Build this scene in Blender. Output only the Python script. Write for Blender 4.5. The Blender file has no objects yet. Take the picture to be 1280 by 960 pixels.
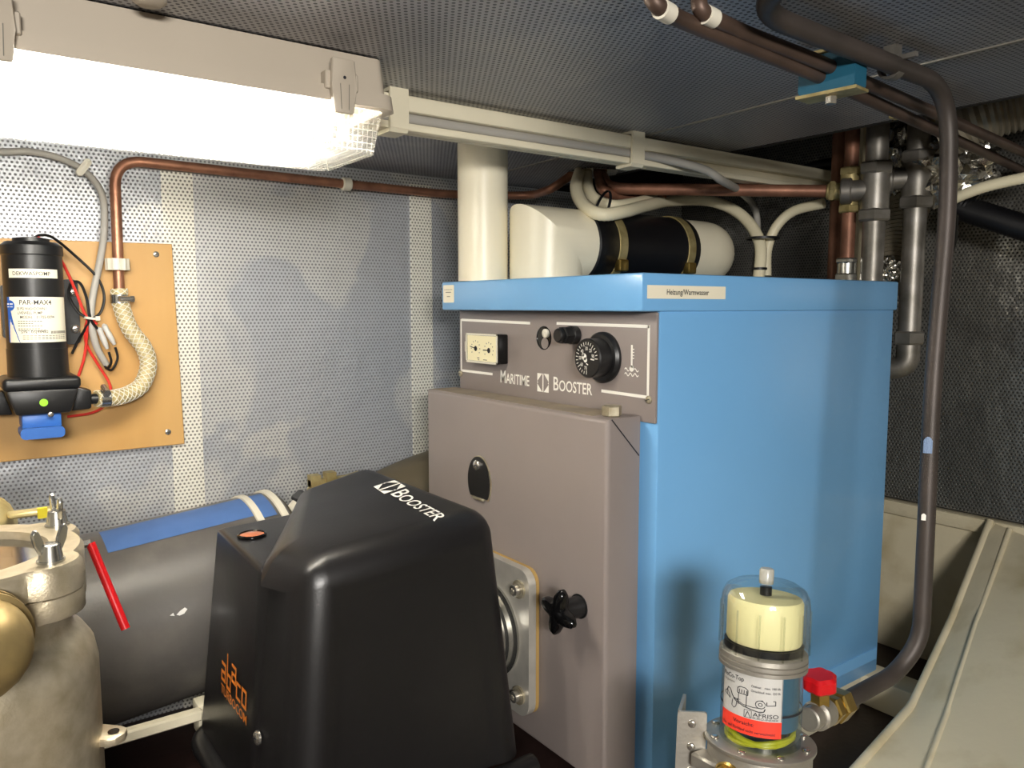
import bpy, bmesh, math, random
from mathutils import Vector, Matrix, Quaternion
random.seed(7)
R = math.radians
scene = bpy.context.scene
COL = scene.collection

# ------------------------------------------------------------------ camera
cam_d = bpy.data.cameras.new('camera'); cam = bpy.data.objects.new('camera', cam_d); COL.objects.link(cam)
cam_d.sensor_fit = 'HORIZONTAL'; cam_d.sensor_width = 36.0; cam_d.lens = 980.0 / 1280.0 * 36.0
cam_d.clip_start = 0.02; cam_d.clip_end = 50
PITCH = math.atan(97 / 980.0); YAW = R(54)
fwd = Vector((math.cos(YAW) * math.cos(PITCH), math.sin(YAW) * math.cos(PITCH), -math.sin(PITCH)))
cam.location = (0, 0, 0.80); cam.rotation_euler = fwd.to_track_quat('-Z', 'Y').to_euler()
scene.camera = cam

# ------------------------------------------------------------------ world, exposure
w = bpy.data.worlds.new('world'); scene.world = w; w.use_nodes = True
w.node_tree.nodes['Background'].inputs[0].default_value = (0.02, 0.02, 0.022, 1)
w.node_tree.nodes['Background'].inputs[1].default_value = 1.0
vs = scene.view_settings
vs.view_transform = 'Standard'; vs.look = 'None'; vs.gamma = 1.0; vs.exposure = 0.0; vs.use_curve_mapping = False

# ------------------------------------------------------------------ the room's second ceiling lamp, behind the camera
def area_light(name, loc, target, sx, sy, power, color):
    d = bpy.data.lights.new(name, 'AREA'); d.shape = 'RECTANGLE'; d.size = sx; d.size_y = sy
    d.energy = power; d.color = color
    o = bpy.data.objects.new(name, d); COL.objects.link(o); o.location = loc
    o.rotation_euler = (Vector(target) - Vector(loc)).to_track_quat('-Z', 'Y').to_euler()
    return o
area_light('second_room_lamp', (-0.35, -1.05, 1.05), (0.4, 0.4, 0.2), 0.5, 0.22, 54.0, (1.0, 0.96, 0.90))
TUBE_STRENGTH = 74.0

# ------------------------------------------------------------------ materials
def lin(c):
    if isinstance(c, str):
        c = [int(c[i:i + 2], 16) / 255 for i in (0, 2, 4)]
    return tuple((v / 12.92 if v <= 0.04045 else ((v + 0.055) / 1.055) ** 2.4) for v in c[:3]) + (1.0,)

MATS = {}
class NT:
    def __init__(self, m): self.t = m.node_tree; self.n = self.t.nodes
    def new(self, typ, **kw):
        x = self.n.new(typ)
        for k, v in kw.items():
            if k.startswith('i_'):
                x.inputs[int(k[2:])].default_value = v
            else: setattr(x, k, v)
        return x
    def link(self, a, b): self.t.links.new(a, b)

def mat(name, col, rough=0.5, metal=0.0, var=0.0, vscale=6.0, col2=None, bump=0.0, bscale=120.0, coat=0.0,
        trans=0.0, ior=1.45, emit=0.0, thresh=None, spec=0.5, stretch=None, rvar=0.0):
    if name in MATS: return MATS[name]
    m = bpy.data.materials.new(name); m.use_nodes = True; t = NT(m); b = t.n['Principled BSDF']
    b.inputs['Base Color'].default_value = lin(col); b.inputs['Roughness'].default_value = rough
    b.inputs['Metallic'].default_value = metal; b.inputs['IOR'].default_value = ior
    b.inputs['Coat Weight'].default_value = coat; b.inputs['Transmission Weight'].default_value = trans
    b.inputs['Specular IOR Level'].default_value = spec
    if emit: b.inputs['Emission Color'].default_value = lin(col); b.inputs['Emission Strength'].default_value = emit
    geo = t.new('ShaderNodeNewGeometry'); src = geo.outputs['Position']
    if stretch:
        vm = t.new('ShaderNodeVectorMath', operation='MULTIPLY'); vm.inputs[1].default_value = stretch
        t.link(src, vm.inputs[0]); src = vm.outputs[0]
    if col2 is not None or var:
        nz = t.new('ShaderNodeTexNoise'); nz.inputs['Scale'].default_value = vscale; nz.inputs['Detail'].default_value = 6
        t.link(src, nz.inputs['Vector'])
        rp = t.new('ShaderNodeValToRGB'); lo, hi = thresh if thresh else (0.3, 0.7)
        rp.color_ramp.elements[0].position = lo; rp.color_ramp.elements[1].position = hi
        a = lin(col); c2 = lin(col2) if col2 is not None else tuple(min(1, v * (1 - var)) for v in a[:3]) + (1,)
        rp.color_ramp.elements[0].color = a; rp.color_ramp.elements[1].color = c2
        t.link(nz.outputs['Fac'], rp.inputs[0]); t.link(rp.outputs[0], b.inputs['Base Color'])
        if rvar:
            mr = t.new('ShaderNodeMapRange'); mr.inputs[3].default_value = rough - rvar; mr.inputs[4].default_value = rough + rvar
            t.link(nz.outputs['Fac'], mr.inputs[0]); t.link(mr.outputs[0], b.inputs['Roughness'])
    if bump:
        n2 = t.new('ShaderNodeTexNoise'); n2.inputs['Scale'].default_value = bscale; n2.inputs['Detail'].default_value = 4
        t.link(src, n2.inputs['Vector'])
        bp = t.new('ShaderNodeBump'); bp.inputs['Strength'].default_value = bump; bp.inputs['Distance'].default_value = 0.004
        t.link(n2.outputs['Fac'], bp.inputs['Height']); t.link(bp.outputs[0], b.inputs['Normal'])
    MATS[name] = m
    return m

def perforated(name, axes, col, hole, metal=0.6, rough=0.4, pitch=0.0088, patch=None, ripple=0.25):
    """sheet metal pierced with a hexagonal pattern of round holes, in metres on two world axes"""
    m = bpy.data.materials.new(name); m.use_nodes = True; t = NT(m); b = t.n['Principled BSDF']
    geo = t.new('ShaderNodeNewGeometry'); sp = t.new('ShaderNodeSeparateXYZ'); t.link(geo.outputs['Position'], sp.inputs[0])
    cb = t.new('ShaderNodeCombineXYZ'); t.link(sp.outputs[axes[0]], cb.inputs[0]); t.link(sp.outputs[axes[1]], cb.inputs[1])
    sc = t.new('ShaderNodeVectorMath', operation='MULTIPLY'); sc.inputs[1].default_value = (1 / pitch, 1 / (pitch * 1.732), 0)
    t.link(cb.outputs[0], sc.inputs[0])
    outs = []
    for off in (0.0, 0.5):
        ad = t.new('ShaderNodeVectorMath', operation='ADD'); ad.inputs[1].default_value = (off, off, 0); t.link(sc.outputs[0], ad.inputs[0])
        fr = t.new('ShaderNodeVectorMath', operation='FRACTION'); t.link(ad.outputs[0], fr.inputs[0])
        sb = t.new('ShaderNodeVectorMath', operation='SUBTRACT'); sb.inputs[1].default_value = (0.5, 0.5, 0); t.link(fr.outputs[0], sb.inputs[0])
        ml = t.new('ShaderNodeVectorMath', operation='MULTIPLY'); ml.inputs[1].default_value = (1, 1.732, 0); t.link(sb.outputs[0], ml.inputs[0])
        ln = t.new('ShaderNodeVectorMath', operation='LENGTH'); t.link(ml.outputs[0], ln.inputs[0]); outs.append(ln.outputs['Value'])
    mn = t.new('ShaderNodeMath', operation='MINIMUM'); t.link(outs[0], mn.inputs[0]); t.link(outs[1], mn.inputs[1])
    mr = t.new('ShaderNodeMapRange', interpolation_type='SMOOTHSTEP'); mr.inputs[1].default_value = 0.20; mr.inputs[2].default_value = 0.31
    t.link(mn.outputs[0], mr.inputs[0]); solid = mr.outputs[0]
    # mottled sheet colour
    nz = t.new('ShaderNodeTexNoise'); nz.inputs['Scale'].default_value = 4.2; nz.inputs['Detail'].default_value = 2.5; nz.inputs['Distortion'].default_value = 0.6
    t.link(geo.outputs['Position'], nz.inputs['Vector'])
    rp = t.new('ShaderNodeValToRGB'); rp.color_ramp.elements[0].position = 0.49; rp.color_ramp.elements[1].position = 0.54
    rp.color_ramp.elements[0].color = lin(col); rp.color_ramp.elements[1].color = lin(patch or col)
    t.link(nz.outputs['Fac'], rp.inputs[0])
    mx = t.new('ShaderNodeMix', data_type='RGBA'); t.link(solid, mx.inputs[0]); mx.inputs[6].default_value = lin(hole); t.link(rp.outputs[0], mx.inputs[7])
    t.link(mx.outputs[2], b.inputs['Base Color'])
    mm = t.new('ShaderNodeMath', operation='MULTIPLY'); mm.inputs[1].default_value = metal; t.link(solid, mm.inputs[0]); t.link(mm.outputs[0], b.inputs['Metallic'])
    b.inputs['Roughness'].default_value = rough
    n2 = t.new('ShaderNodeTexNoise'); n2.inputs['Scale'].default_value = 22; n2.inputs['Detail'].default_value = 3
    t.link(geo.outputs['Position'], n2.inputs['Vector'])
    b1 = t.new('ShaderNodeBump'); b1.inputs['Strength'].default_value = ripple; b1.inputs['Distance'].default_value = 0.012; t.link(n2.outputs['Fac'], b1.inputs['Height'])
    b2 = t.new('ShaderNodeBump'); b2.inputs['Strength'].default_value = 0.6; b2.inputs['Distance'].default_value = 0.002
    t.link(solid, b2.inputs['Height']); t.link(b1.outputs[0], b2.inputs['Normal']); t.link(b2.outputs[0], b.inputs['Normal'])
    return m

def diffuser_mat():
    m = bpy.data.materials.new('prismatic clear plastic'); m.use_nodes = True; t = NT(m); t.n.clear()
    out = t.new('ShaderNodeOutputMaterial'); tr = t.new('ShaderNodeBsdfTransparent'); tl = t.new('ShaderNodeBsdfTranslucent')
    df = t.new('ShaderNodeBsdfDiffuse'); gl = t.new('ShaderNodeBsdfGlossy'); gl.inputs['Roughness'].default_value = 0.15
    tl.inputs[0].default_value = (0.9, 0.88, 0.8, 1); df.inputs[0].default_value = (0.85, 0.82, 0.72, 1); tr.inputs[0].default_value = (0.97, 0.96, 0.92, 1)
    geo = t.new('ShaderNodeNewGeometry'); sp = t.new('ShaderNodeSeparateXYZ'); t.link(geo.outputs['Position'], sp.inputs[0])
    ms = []
    for ax, pitch in ((0, 0.0072), (2, 0.0085), (1, 0.0085)):
        d = t.new('ShaderNodeMath', operation='DIVIDE'); d.inputs[1].default_value = pitch; t.link(sp.outputs[ax], d.inputs[0])
        f = t.new('ShaderNodeMath', operation='FRACT'); t.link(d.outputs[0], f.inputs[0])
        c = t.new('ShaderNodeMath', operation='LESS_THAN'); c.inputs[1].default_value = 0.16; t.link(f.outputs[0], c.inputs[0]); ms.append(c.outputs[0])
    mxx = t.new('ShaderNodeMath', operation='MAXIMUM'); t.link(ms[0], mxx.inputs[0]); t.link(ms[1], mxx.inputs[1])
    k = t.new('ShaderNodeMapRange'); k.inputs[3].default_value = 0.10; k.inputs[4].default_value = 0.42; t.link(mxx.outputs[0], k.inputs[0])
    a1 = t.new('ShaderNodeMixShader'); a1.inputs[0].default_value = 0.35; t.link(tl.outputs[0], a1.inputs[1]); t.link(df.outputs[0], a1.inputs[2])
    a2 = t.new('ShaderNodeMixShader'); a2.inputs[0].default_value = 0.08; t.link(a1.outputs[0], a2.inputs[1]); t.link(gl.outputs[0], a2.inputs[2])
    a3 = t.new('ShaderNodeMixShader'); t.link(k.outputs[0], a3.inputs[0]); t.link(tr.outputs[0], a3.inputs[1]); t.link(a2.outputs[0], a3.inputs[2])
    t.link(a3.outputs[0], out.inputs[0])
    return m

def thin_glass(name, tint, gloss=0.10, rough=0.03):
    m = bpy.data.materials.new(name); m.use_nodes = True; t = NT(m); t.n.clear()
    out = t.new('ShaderNodeOutputMaterial'); tr = t.new('ShaderNodeBsdfTransparent'); tr.inputs[0].default_value = tint
    gl = t.new('ShaderNodeBsdfGlossy'); gl.inputs['Roughness'].default_value = rough
    lw = t.new('ShaderNodeLayerWeight'); lw.inputs[0].default_value = 0.35
    mr = t.new('ShaderNodeMapRange'); mr.inputs[3].default_value = gloss * 0.5; mr.inputs[4].default_value = min(1, gloss * 5); t.link(lw.outputs['Facing'], mr.inputs[0])
    mx = t.new('ShaderNodeMixShader'); t.link(mr.outputs[0], mx.inputs[0]); t.link(tr.outputs[0], mx.inputs[1]); t.link(gl.outputs[0], mx.inputs[2])
    t.link(mx.outputs[0], out.inputs[0])
    return m

M_WALL = perforated('perforated aluminium wall', (0, 2), 'bcbfc4', '77777b', 0.45, 0.40, patch='d2d2d0')
M_STRIP = perforated('perforated cover strip', (0, 2), 'f0ede2', '7d7a70', 0.25, 0.42, ripple=0.1)  # pale tape tone, with its metallic reflection painted into the base colour
M_CEIL = perforated('perforated ceiling sheet', (0, 1), 'a6a7ad', '404048', 0.65, 0.45, patch='b0b0b3', ripple=0.15)
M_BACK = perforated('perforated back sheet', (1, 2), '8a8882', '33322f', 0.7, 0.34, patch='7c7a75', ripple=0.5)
M_DARK = mat('dark recess', '24221f', 0.8, var=0.3)
M_FLOOR = mat('dark brown floor paint', '33211d', 0.55, var=0.35, vscale=18, bump=0.15, bscale=60)
M_CREAM = mat('cream paint', 'ded6bd', 0.45, var=0.10, vscale=9, bump=0.12, bscale=45)
M_CREAM_PIPE = mat('cream pipe paint', 'e8e0c8', 0.35, var=0.05, vscale=14, bump=0.10, bscale=30)
M_HULL = mat('aged cream hull paint', 'd0c5a8', 0.55, col2='a8986f', vscale=7, thresh=(0.52, 0.78), bump=0.25, bscale=28)
M_BLUE = mat('light blue enamel', '74aee0', 0.30, var=0.04, vscale=5, coat=0.2)
M_GREY = mat('warm grey textured enamel', '8a807c', 0.42, var=0.06, vscale=7, bump=0.05, bscale=600)
M_WHITE = mat('white print', 'f2efe6', 0.5, var=0.04)
M_BLACK = mat('black plastic', '1a1a1b', 0.38, var=0.15)
M_GLOSSBLACK = mat('glossy black plastic', '0b0b0c', 0.10, var=0.1)
M_HOOD = mat('satin black hood plastic', '1c1b1c', 0.33, var=0.2, vscale=12, bump=0.04, bscale=300, rvar=0.06)
M_RUBBER = mat('black rubber', '0d0d11', 0.45, var=0.2)
M_COPPER = mat('copper pipe', 'b98468', 0.42, 0.65, col2='8f6450', vscale=25)
M_OLDCOPPER = mat('dull dark copper', '5c4a40', 0.48, 0.45, col2='43362f', vscale=14)
M_BRASS = mat('brass', 'b59a55', 0.3, 0.9, col2='8a713a', vscale=40)
M_DULLBRASS = mat('dull brass', 'bfb080', 0.48, 0.6, col2='968656', vscale=40, bump=0.1)
M_DULLZINC = mat('dull zinc bolt', 'b5ad98', 0.45, 0.5, col2='8a8068', vscale=60)
M_ZINC = mat('zinc plated plate', 'd2cec4', 0.42, 0.55, var=0.15, vscale=30)
M_COPPER_DULL = mat('tarnished copper', '9a6c56', 0.5, 0.45, col2='74503f', vscale=25)
M_OILPIPE = mat('dark oil line', '4c4440', 0.5, 0.35, col2='38332f', vscale=10)
M_BRONZE = mat('cast bronze', 'd0c4ac', 0.40, 0.7, col2='b5a88c', vscale=60, bump=0.10, bscale=420)
M_BRONZE2 = mat('brown bronze elbow', 'b8a06a', 0.45, 0.7, col2='94805a', vscale=24, bump=0.1, bscale=90)
M_STEEL = mat('bright zinc steel', 'c9c8c2', 0.25, 0.95, var=0.2, vscale=50)
M_GALV = mat('galvanised steel pipe', '9a9690', 0.45, 0.75, col2='6e6a62', vscale=18)
M_ALU = mat('cast aluminium', 'a9a49a', 0.45, 0.7, var=0.15, vscale=30, bump=0.1, bscale=200)
M_FOIL = mat('crumpled foil', 'd8d5cc', 0.22, 1.0, bump=1.0, bscale=45)
M_FLEX = mat('grey brown flexible duct', 'a39a88', 0.4, 0.5, var=0.3, vscale=20)
M_PLY = mat('varnished plywood', 'c79d60', 0.45, col2='b98c4c', vscale=9, stretch=(1.0, 1.0, 0.12), coat=0.1)
M_SCREW = mat('nickel screw', 'cfcac0', 0.25, 0.9, var=0.1)
M_LAMPBODY = mat('grey beige lamp plastic', 'b9ae9e', 0.5, var=0.04)
M_GREYPLAST = mat('dark grey pipe plastic', '55524f', 0.42, col2='6e6a64', vscale=9, thresh=(0.5, 0.8), bump=0.06, bscale=120)
M_OLIVE = mat('olive brown hose', '5f5644', 0.55, var=0.2)
M_TAPE = mat('blue masking tape', '4a6da6', 0.6, var=0.15, vscale=20)
M_RED = mat('red plastic', 'c8141c', 0.35, var=0.1)
M_REDWIRE = mat('red wire', 'd2362c', 0.4, var=0.1)
M_BLACKWIRE = mat('black wire', '141414', 0.4, var=0.1)
M_GREYCABLE = mat('grey cable sheath', 'a8a49c', 0.5, var=0.06)
M_CREAMHOSE = mat('cream corrugated conduit', 'e3dabc', 0.45, var=0.06)
M_WHITEPLAST = mat('off white plastic', 'dfd9c8', 0.45, var=0.06)
M_LABEL = mat('cream printed label', 'f1e9d2', 0.45, var=0.03)
M_SILVERLABEL = mat('silver label', 'cfcdc8', 0.4, 0.2, var=0.04)
M_REDLABEL = mat('red label', 'f0402e', 0.45, var=0.04)
M_INK = mat('dark ink', '22232a', 0.6, var=0.1)
M_INKGREY = mat('faint grey ink', '77736a', 0.6, var=0.1)
M_BLUEPRINT = mat('blue print', '1f5fbe', 0.45, var=0.1)
M_ORANGE = mat('orange print', 'e8832a', 0.5, var=0.05)
M_AMBER = mat('amber sight glass', 'c9692c', 0.15, var=0.2, coat=0.5)
M_GREEN = mat('green sticker', '8fd42a', 0.5, var=0.05)
M_BLUEPLAST = mat('blue plastic', '2f63b0', 0.4, var=0.15)
M_TEAL = mat('teal blue clamp plastic', '1b566e', 0.5, var=0.15)
M_YELLOW = mat('pale yellow float', 'f4ecb4', 0.5, var=0.06, emit=0.0)
M_YTUBE = mat('yellow tubing', 'd8c62a', 0.35, var=0.15)
M_GASKET = mat('tan gasket', 'b39255', 0.7, var=0.15)
M_DIAL = mat('cream gauge dial', 'f3eac2', 0.5, var=0.03)
M_LENS = thin_glass('clear plastic', (0.93, 0.94, 0.92, 1), 0.10, 0.06)
M_TINT = thin_glass('oil tinted clear plastic', (0.72, 0.82, 0.84, 1), 0.09, 0.05)
M_PANE = thin_glass('strainer glass', (0.8, 0.78, 0.74, 1), 0.40, 0.10)
M_HOSE = mat('braided clear hose', 'c4b484', 0.25, col2='a8966a', vscale=160, bump=0.4, bscale=300)
M_DIFF = diffuser_mat()
M_TUBE = mat('lit fluorescent tube', 'fffcf5', 0.5, emit=TUBE_STRENGTH, var=0.0)
M_DUST = mat('dusty grey enamel', '9a8d78', 0.75, col2='857a70', vscale=16)

# ------------------------------------------------------------------ mesh helpers
def BM(): return bmesh.new()
def V(*a): return Vector(a)

def box(bm, lo, hi):
    x0, y0, z0 = lo; x1, y1, z1 = hi
    v = [bm.verts.new(p) for p in ((x0,y0,z0),(x1,y0,z0),(x1,y1,z0),(x0,y1,z0),(x0,y0,z1),(x1,y0,z1),(x1,y1,z1),(x0,y1,z1))]
    for f in ((0,3,2,1),(4,5,6,7),(0,1,5,4),(1,2,6,5),(2,3,7,6),(3,0,4,7)): bm.faces.new([v[i] for i in f])
    return bm

def bev(bm, w, seg=2):
    bmesh.ops.bevel(bm, geom=list(bm.edges), offset=w, segments=seg, profile=0.5, affect='EDGES', clamp_overlap=True)
    return bm

def frame(d):
    d = Vector(d).normalized(); a = Vector((0, 0, 1)) if abs(d.z) < 0.95 else Vector((1, 0, 0))
    u = a.cross(d).normalized(); return d, u, d.cross(u).normalized()

def lathe(bm, origin, axis, prof, seg=24, caps=(True, True), shape=None):
    """prof: list of (radius, height along axis). shape(theta) scales the radius"""
    d, u, v = frame(axis); o = Vector(origin); rings = []
    for r, h in prof:
        rings.append([bm.verts.new(o + d * h + (u * math.cos(t) + v * math.sin(t)) * (r * (shape(t) if shape else 1)))
                      for t in (2 * math.pi * i / seg for i in range(seg))])
    for a, b in zip(rings, rings[1:]):
        for i in range(seg):
            j = (i + 1) % seg; bm.faces.new((a[i], a[j], b[j], b[i]))
    if caps[0]: bm.faces.new(rings[0][::-1])
    if caps[1]: bm.faces.new(rings[-1])
    return bm

def cyl(bm, p0, p1, r, r1=None, seg=20, ch=0.0):
    p0, p1 = Vector(p0), Vector(p1); L = (p1 - p0).length; r1 = r if r1 is None else r1
    prof = [(r - ch, 0), (r, ch), (r1, L - ch), (r1 - ch, L)] if ch else [(r, 0), (r1, L)]
    return lathe(bm, p0, p1 - p0, prof, seg)

def hexa(bm, p0, p1, r): return cyl(bm, p0, p1, r, seg=6, ch=r * 0.12)

def fillet(pts, rad, n=7):
    pts = [Vector(p) for p in pts]; out = [pts[0]]
    for a, b, c in zip(pts, pts[1:], pts[2:]):
        r = min(rad, (a - b).length * 0.48, (c - b).length * 0.48)
        p, q = b + (a - b).normalized() * r, b + (c - b).normalized() * r
        for i in range(n + 1):
            t = i / n; out.append(p * (1 - t) ** 2 + b * 2 * t * (1 - t) + q * t * t)
    out.append(pts[-1]); return out

def spline(pts, n=8):
    P = [Vector(p) for p in pts]; P = [P[0] * 2 - P[1]] + P + [P[-1] * 2 - P[-2]]; out = []
    for i in range(1, len(P) - 2):
        a, b, c, d = P[i - 1:i + 3]
        for k in range(n):
            t = k / n
            out.append(0.5 * ((2 * b) + (c - a) * t + (2 * a - 5 * b + 4 * c - d) * t * t + (-a + 3 * b - 3 * c + d) * t ** 3))
    out.append(P[-2]); return out

def tube(bm, pts, r, seg=12, rib=None):
    pts = [Vector(p) for p in pts]
    if rib:   # resample evenly with alternating radius: corrugated hose
        pitch, depth = rib; L = [0]
        for a, b in zip(pts, pts[1:]): L.append(L[-1] + (b - a).length)
        n = max(4, int(L[-1] / pitch * 2)); new = []; k = 0
        for i in range(n + 1):
            s = L[-1] * i / n
            while k < len(pts) - 2 and L[k + 1] < s: k += 1
            f = (s - L[k]) / max(1e-9, L[k + 1] - L[k]); new.append(pts[k].lerp(pts[k + 1], min(1, f)))
        pts = new
    d, u, v = frame(pts[1] - pts[0]); rings = []
    for i, p in enumerate(pts):
        nd = (pts[min(i + 1, len(pts) - 1)] - pts[max(i - 1, 0)]).normalized()
        q = d.rotation_difference(nd); u = q @ u; d = nd; v = d.cross(u)
        rr = r if not rib else r * (1 - (rib[1] if i % 2 else 0))
        rings.append([bm.verts.new(p + (u * math.cos(t) + v * math.sin(t)) * rr) for t in (2 * math.pi * k / seg for k in range(seg))])
    for a, b in zip(rings, rings[1:]):
        for i in range(seg):
            j = (i + 1) % seg; bm.faces.new((a[i], a[j], b[j], b[i]))
    bm.faces.new(rings[0][::-1]); bm.faces.new(rings[-1]); return bm

def prism(bm, poly, o, ux, uy, depth):
    """poly of 2d points in the plane (o, ux, uy), extruded by the vector depth"""
    o, ux, uy, dp = Vector(o), Vector(ux), Vector(uy), Vector(depth)
    a = [bm.verts.new(o + ux * x + uy * y) for x, y in poly]; b = [bm.verts.new(q.co + dp) for q in a]
    bm.faces.new(a[::-1]); bm.faces.new(b); n = len(a)
    for i in range(n): bm.faces.new((a[i], a[(i + 1) % n], b[(i + 1) % n], b[i]))
    return bm

def rrect(w, h, r, n=5):
    out = []
    for cx, cy, a0 in ((w/2-r, h/2-r, 0), (-w/2+r, h/2-r, 90), (-w/2+r, -h/2+r, 180), (w/2-r, -h/2+r, 270)):
        for i in range(n + 1):
            a = R(a0 + 90 * i / n); out.append((cx + r * math.cos(a), cy + r * math.sin(a)))
    return out

def obj(name, bm, m, parent=None, local=False, smooth=38):
    bmesh.ops.recalc_face_normals(bm, faces=bm.faces)
    if smooth:
        for f in bm.faces: f.smooth = True
        for e in bm.edges:
            if len(e.link_faces) == 2 and e.calc_face_angle(0) > R(smooth): e.smooth = False
    me = bpy.data.meshes.new(name); bm.to_mesh(me); bm.free()
    if parent is not None and not local:
        me.transform(Matrix.Translation(-Vector(parent['_o'])))
    if m: me.materials.append(m)
    o = bpy.data.objects.new(name, me); COL.objects.link(o)
    o['_o'] = parent['_o'] if parent is not None else (0.0, 0.0, 0.0)
    if parent is not None: o.parent = parent
    return o

def thing(name, label, cat, loc=(0, 0, 0), group=None):
    o = bpy.data.objects.new(name, None); COL.objects.link(o); o.location = loc; o['_o'] = tuple(float(v) for v in loc)
    o.empty_display_size = 0.05; return tag(o, label, cat, group)

def tag(o, label, cat, group=None):
    o['label'] = label; o['category'] = cat
    if group: o['group'] = group
    return o

def struct(name, bm, m, label, cat, smooth=0):
    o = obj(name, bm, m, smooth=smooth); o['kind'] = 'structure'; return tag(o, label, cat)

def bake(o):
    dg = bpy.context.evaluated_depsgraph_get(); me = bpy.data.meshes.new_from_object(o.evaluated_get(dg))
    o.modifiers.clear(); o.data = me; return o

BOLD = [0.008]
def text_mesh(runs, gap=0.0):
    """runs: (string, size, xscale) pieces set one after another; returns verts (2d) and faces, width"""
    vs_, fs_, x = [], [], 0.0
    for s, size, xs in runs:
        c = bpy.data.curves.new('lettering', 'FONT'); c.body = s; c.size = size; c.resolution_u = 3; c.offset = size * BOLD[0]
        o = bpy.data.objects.new('lettering', c); COL.objects.link(o)
        dg = bpy.context.evaluated_depsgraph_get(); me = bpy.data.meshes.new_from_object(o.evaluated_get(dg))
        if len(me.vertices) == 0: bpy.data.objects.remove(o); continue
        mn = min(v.co.x for v in me.vertices); mx = max(v.co.x for v in me.vertices); b = len(vs_)
        for v in me.vertices: vs_.append((x + (v.co.x - mn) * xs, v.co.y))
        for p in me.polygons: fs_.append([b + i for i in p.vertices])
        x += (mx - mn) * xs + gap
        bpy.data.objects.remove(o); bpy.data.curves.remove(c); bpy.data.meshes.remove(me)
    return vs_, fs_, x - gap

def put2d(name, vs_, fs_, m, parent, mapper, local=False):
    bm = BM(); q = [bm.verts.new(mapper(x, y)) for x, y in vs_]
    for f in fs_:
        try: bm.faces.new([q[i] for i in f])
        except ValueError: pass
    me_smooth = 0
    return obj(name, bm, m, parent, local, smooth=me_smooth)

def plane_map(o, ux, uy, off=0.0006):
    o, ux, uy = Vector(o), Vector(ux), Vector(uy); n = ux.cross(uy).normalized() * off
    return lambda x, y: o + ux * x + uy * y + n

def lettering(name, runs, m, parent, mapper, width=None, gap=0.0, local=False, center=False):
    v, f, wd = text_mesh(runs, gap)
    k = width / wd if width else 1.0; sh = -wd * k / 2 if center else 0
    return put2d(name, [(x * k + sh, y) for x, y in v], f, m, parent, mapper, local)

def strokes(rects):
    """list of quads (4 points each) -> verts, faces"""
    v, f = [], []
    for r in rects:
        if len(r) == 4 and not isinstance(r[0], (tuple, list)):
            x0, y0, x1, y1 = r; r = ((x0, y0), (x1, y0), (x1, y1), (x0, y1))
        b = len(v); v += list(r); f.append(list(range(b, b + len(r))))
    return v, f

def lineq(x0, y0, x1, y1, w):
    d = math.hypot(x1 - x0, y1 - y0) or 1; nx, ny = -(y1 - y0) / d * w / 2, (x1 - x0) / d * w / 2
    return ((x0 + nx, y0 + ny), (x1 + nx, y1 + ny), (x1 - nx, y1 - ny), (x0 - nx, y0 - ny))

def screw(name, p, n, r, m, parent, dome=0.5, slot=True, local=False):
    n = Vector(n).normalized(); bm = BM()
    lathe(bm, p, n, [(r, 0), (r, r * dome * 0.5), (r * 0.8, r * dome * 0.85), (r * 0.4, r * dome)], 14)
    o = obj(name, bm, m, parent, local)
    if slot:
        d, u, v = frame(n); c = Vector(p) + n * (r * dome + 0.0002)
        if local: c = Vector(p) + n * (r * dome + 0.0002)
        put2d('screw_slot', *strokes([lineq(-r * .65, -r * .2, r * .65, r * .2, r * .22)]), M_INK, o, lambda x, y: c + u * x + v * y, local)
    return o

# ------------------------------------------------------------------ the setting
ZC = 1.134; WY = 1.80; WX = 2.00; ZF = -0.10
bm = BM(); box(bm, (-1.7, -1.7, ZF - .05), (2.1, 1.9, ZF)); struct('floor', bm, M_FLOOR, 'dark reddish brown painted floor below the boiler', 'floor')
bm = BM(); box(bm, (-1.7, WY + .006, ZF), (2.1, WY + .05, 1.5)); wl = struct('wall_left', bm, M_DARK, 'long wall clad in perforated aluminium behind pump board', 'wall')
def child_box(name, lo, hi, m, parent, bevel=0.0):
    b = BM(); box(b, lo, hi)
    if bevel: bev(b, bevel, 1)
    return obj(name, b, m, parent, smooth=0)
child_box('perforated_panel', (-1.6, WY, ZF), (.4285, WY + .005, ZC), M_WALL, wl)
child_box('perforated_panel', (.43, WY, ZF), (1.0185, WY + .005, ZC), M_WALL, wl)
child_box('perforated_panel', (1.02, WY, ZF), (2.0, WY + .005, ZC), M_WALL, wl)
child_box('cover_strip', (.392, WY - .004, ZF), (.456, WY - .0005, 1.085), M_STRIP, wl)
child_box('cover_strip', (.985, WY - .004, ZF), (1.047, WY - .0005, 1.11), M_STRIP, wl)
bm = BM(); box(bm, (WX + .006, -1.7, ZF - .05), (WX + .05, 1.85, 1.5)); wb = struct('wall_back', bm, M_DARK, 'shadowed perforated metal wall behind the boiler and pipes', 'wall')
child_box('perforated_panel', (WX, -.2, .30), (WX + .005, .70, 1.5), M_BACK, wb)
child_box('perforated_panel', (WX, .705, .30), (WX + .005, 1.8, 1.5), M_BACK, wb)
child_box('cover_strip', (WX - .004, .66, .30), (WX, .70, 1.4), M_BACK, wb)
bm = BM(); box(bm, (WX - .03, -.3, .262), (WX + .005, 1.5, .298)); bev(bm, .006, 2); struct('trim_1', bm, M_HULL, 'cream painted ledge along foot of the perforated back wall', 'ledge', 30)
bm = BM(); box(bm, (WX - .01, -.3, ZF - .02), (WX + .004, 1.5, .262)); struct('wall_lower', bm, M_HULL, 'plain cream bulkhead plate beneath the perforated back wall', 'wall')
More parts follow.
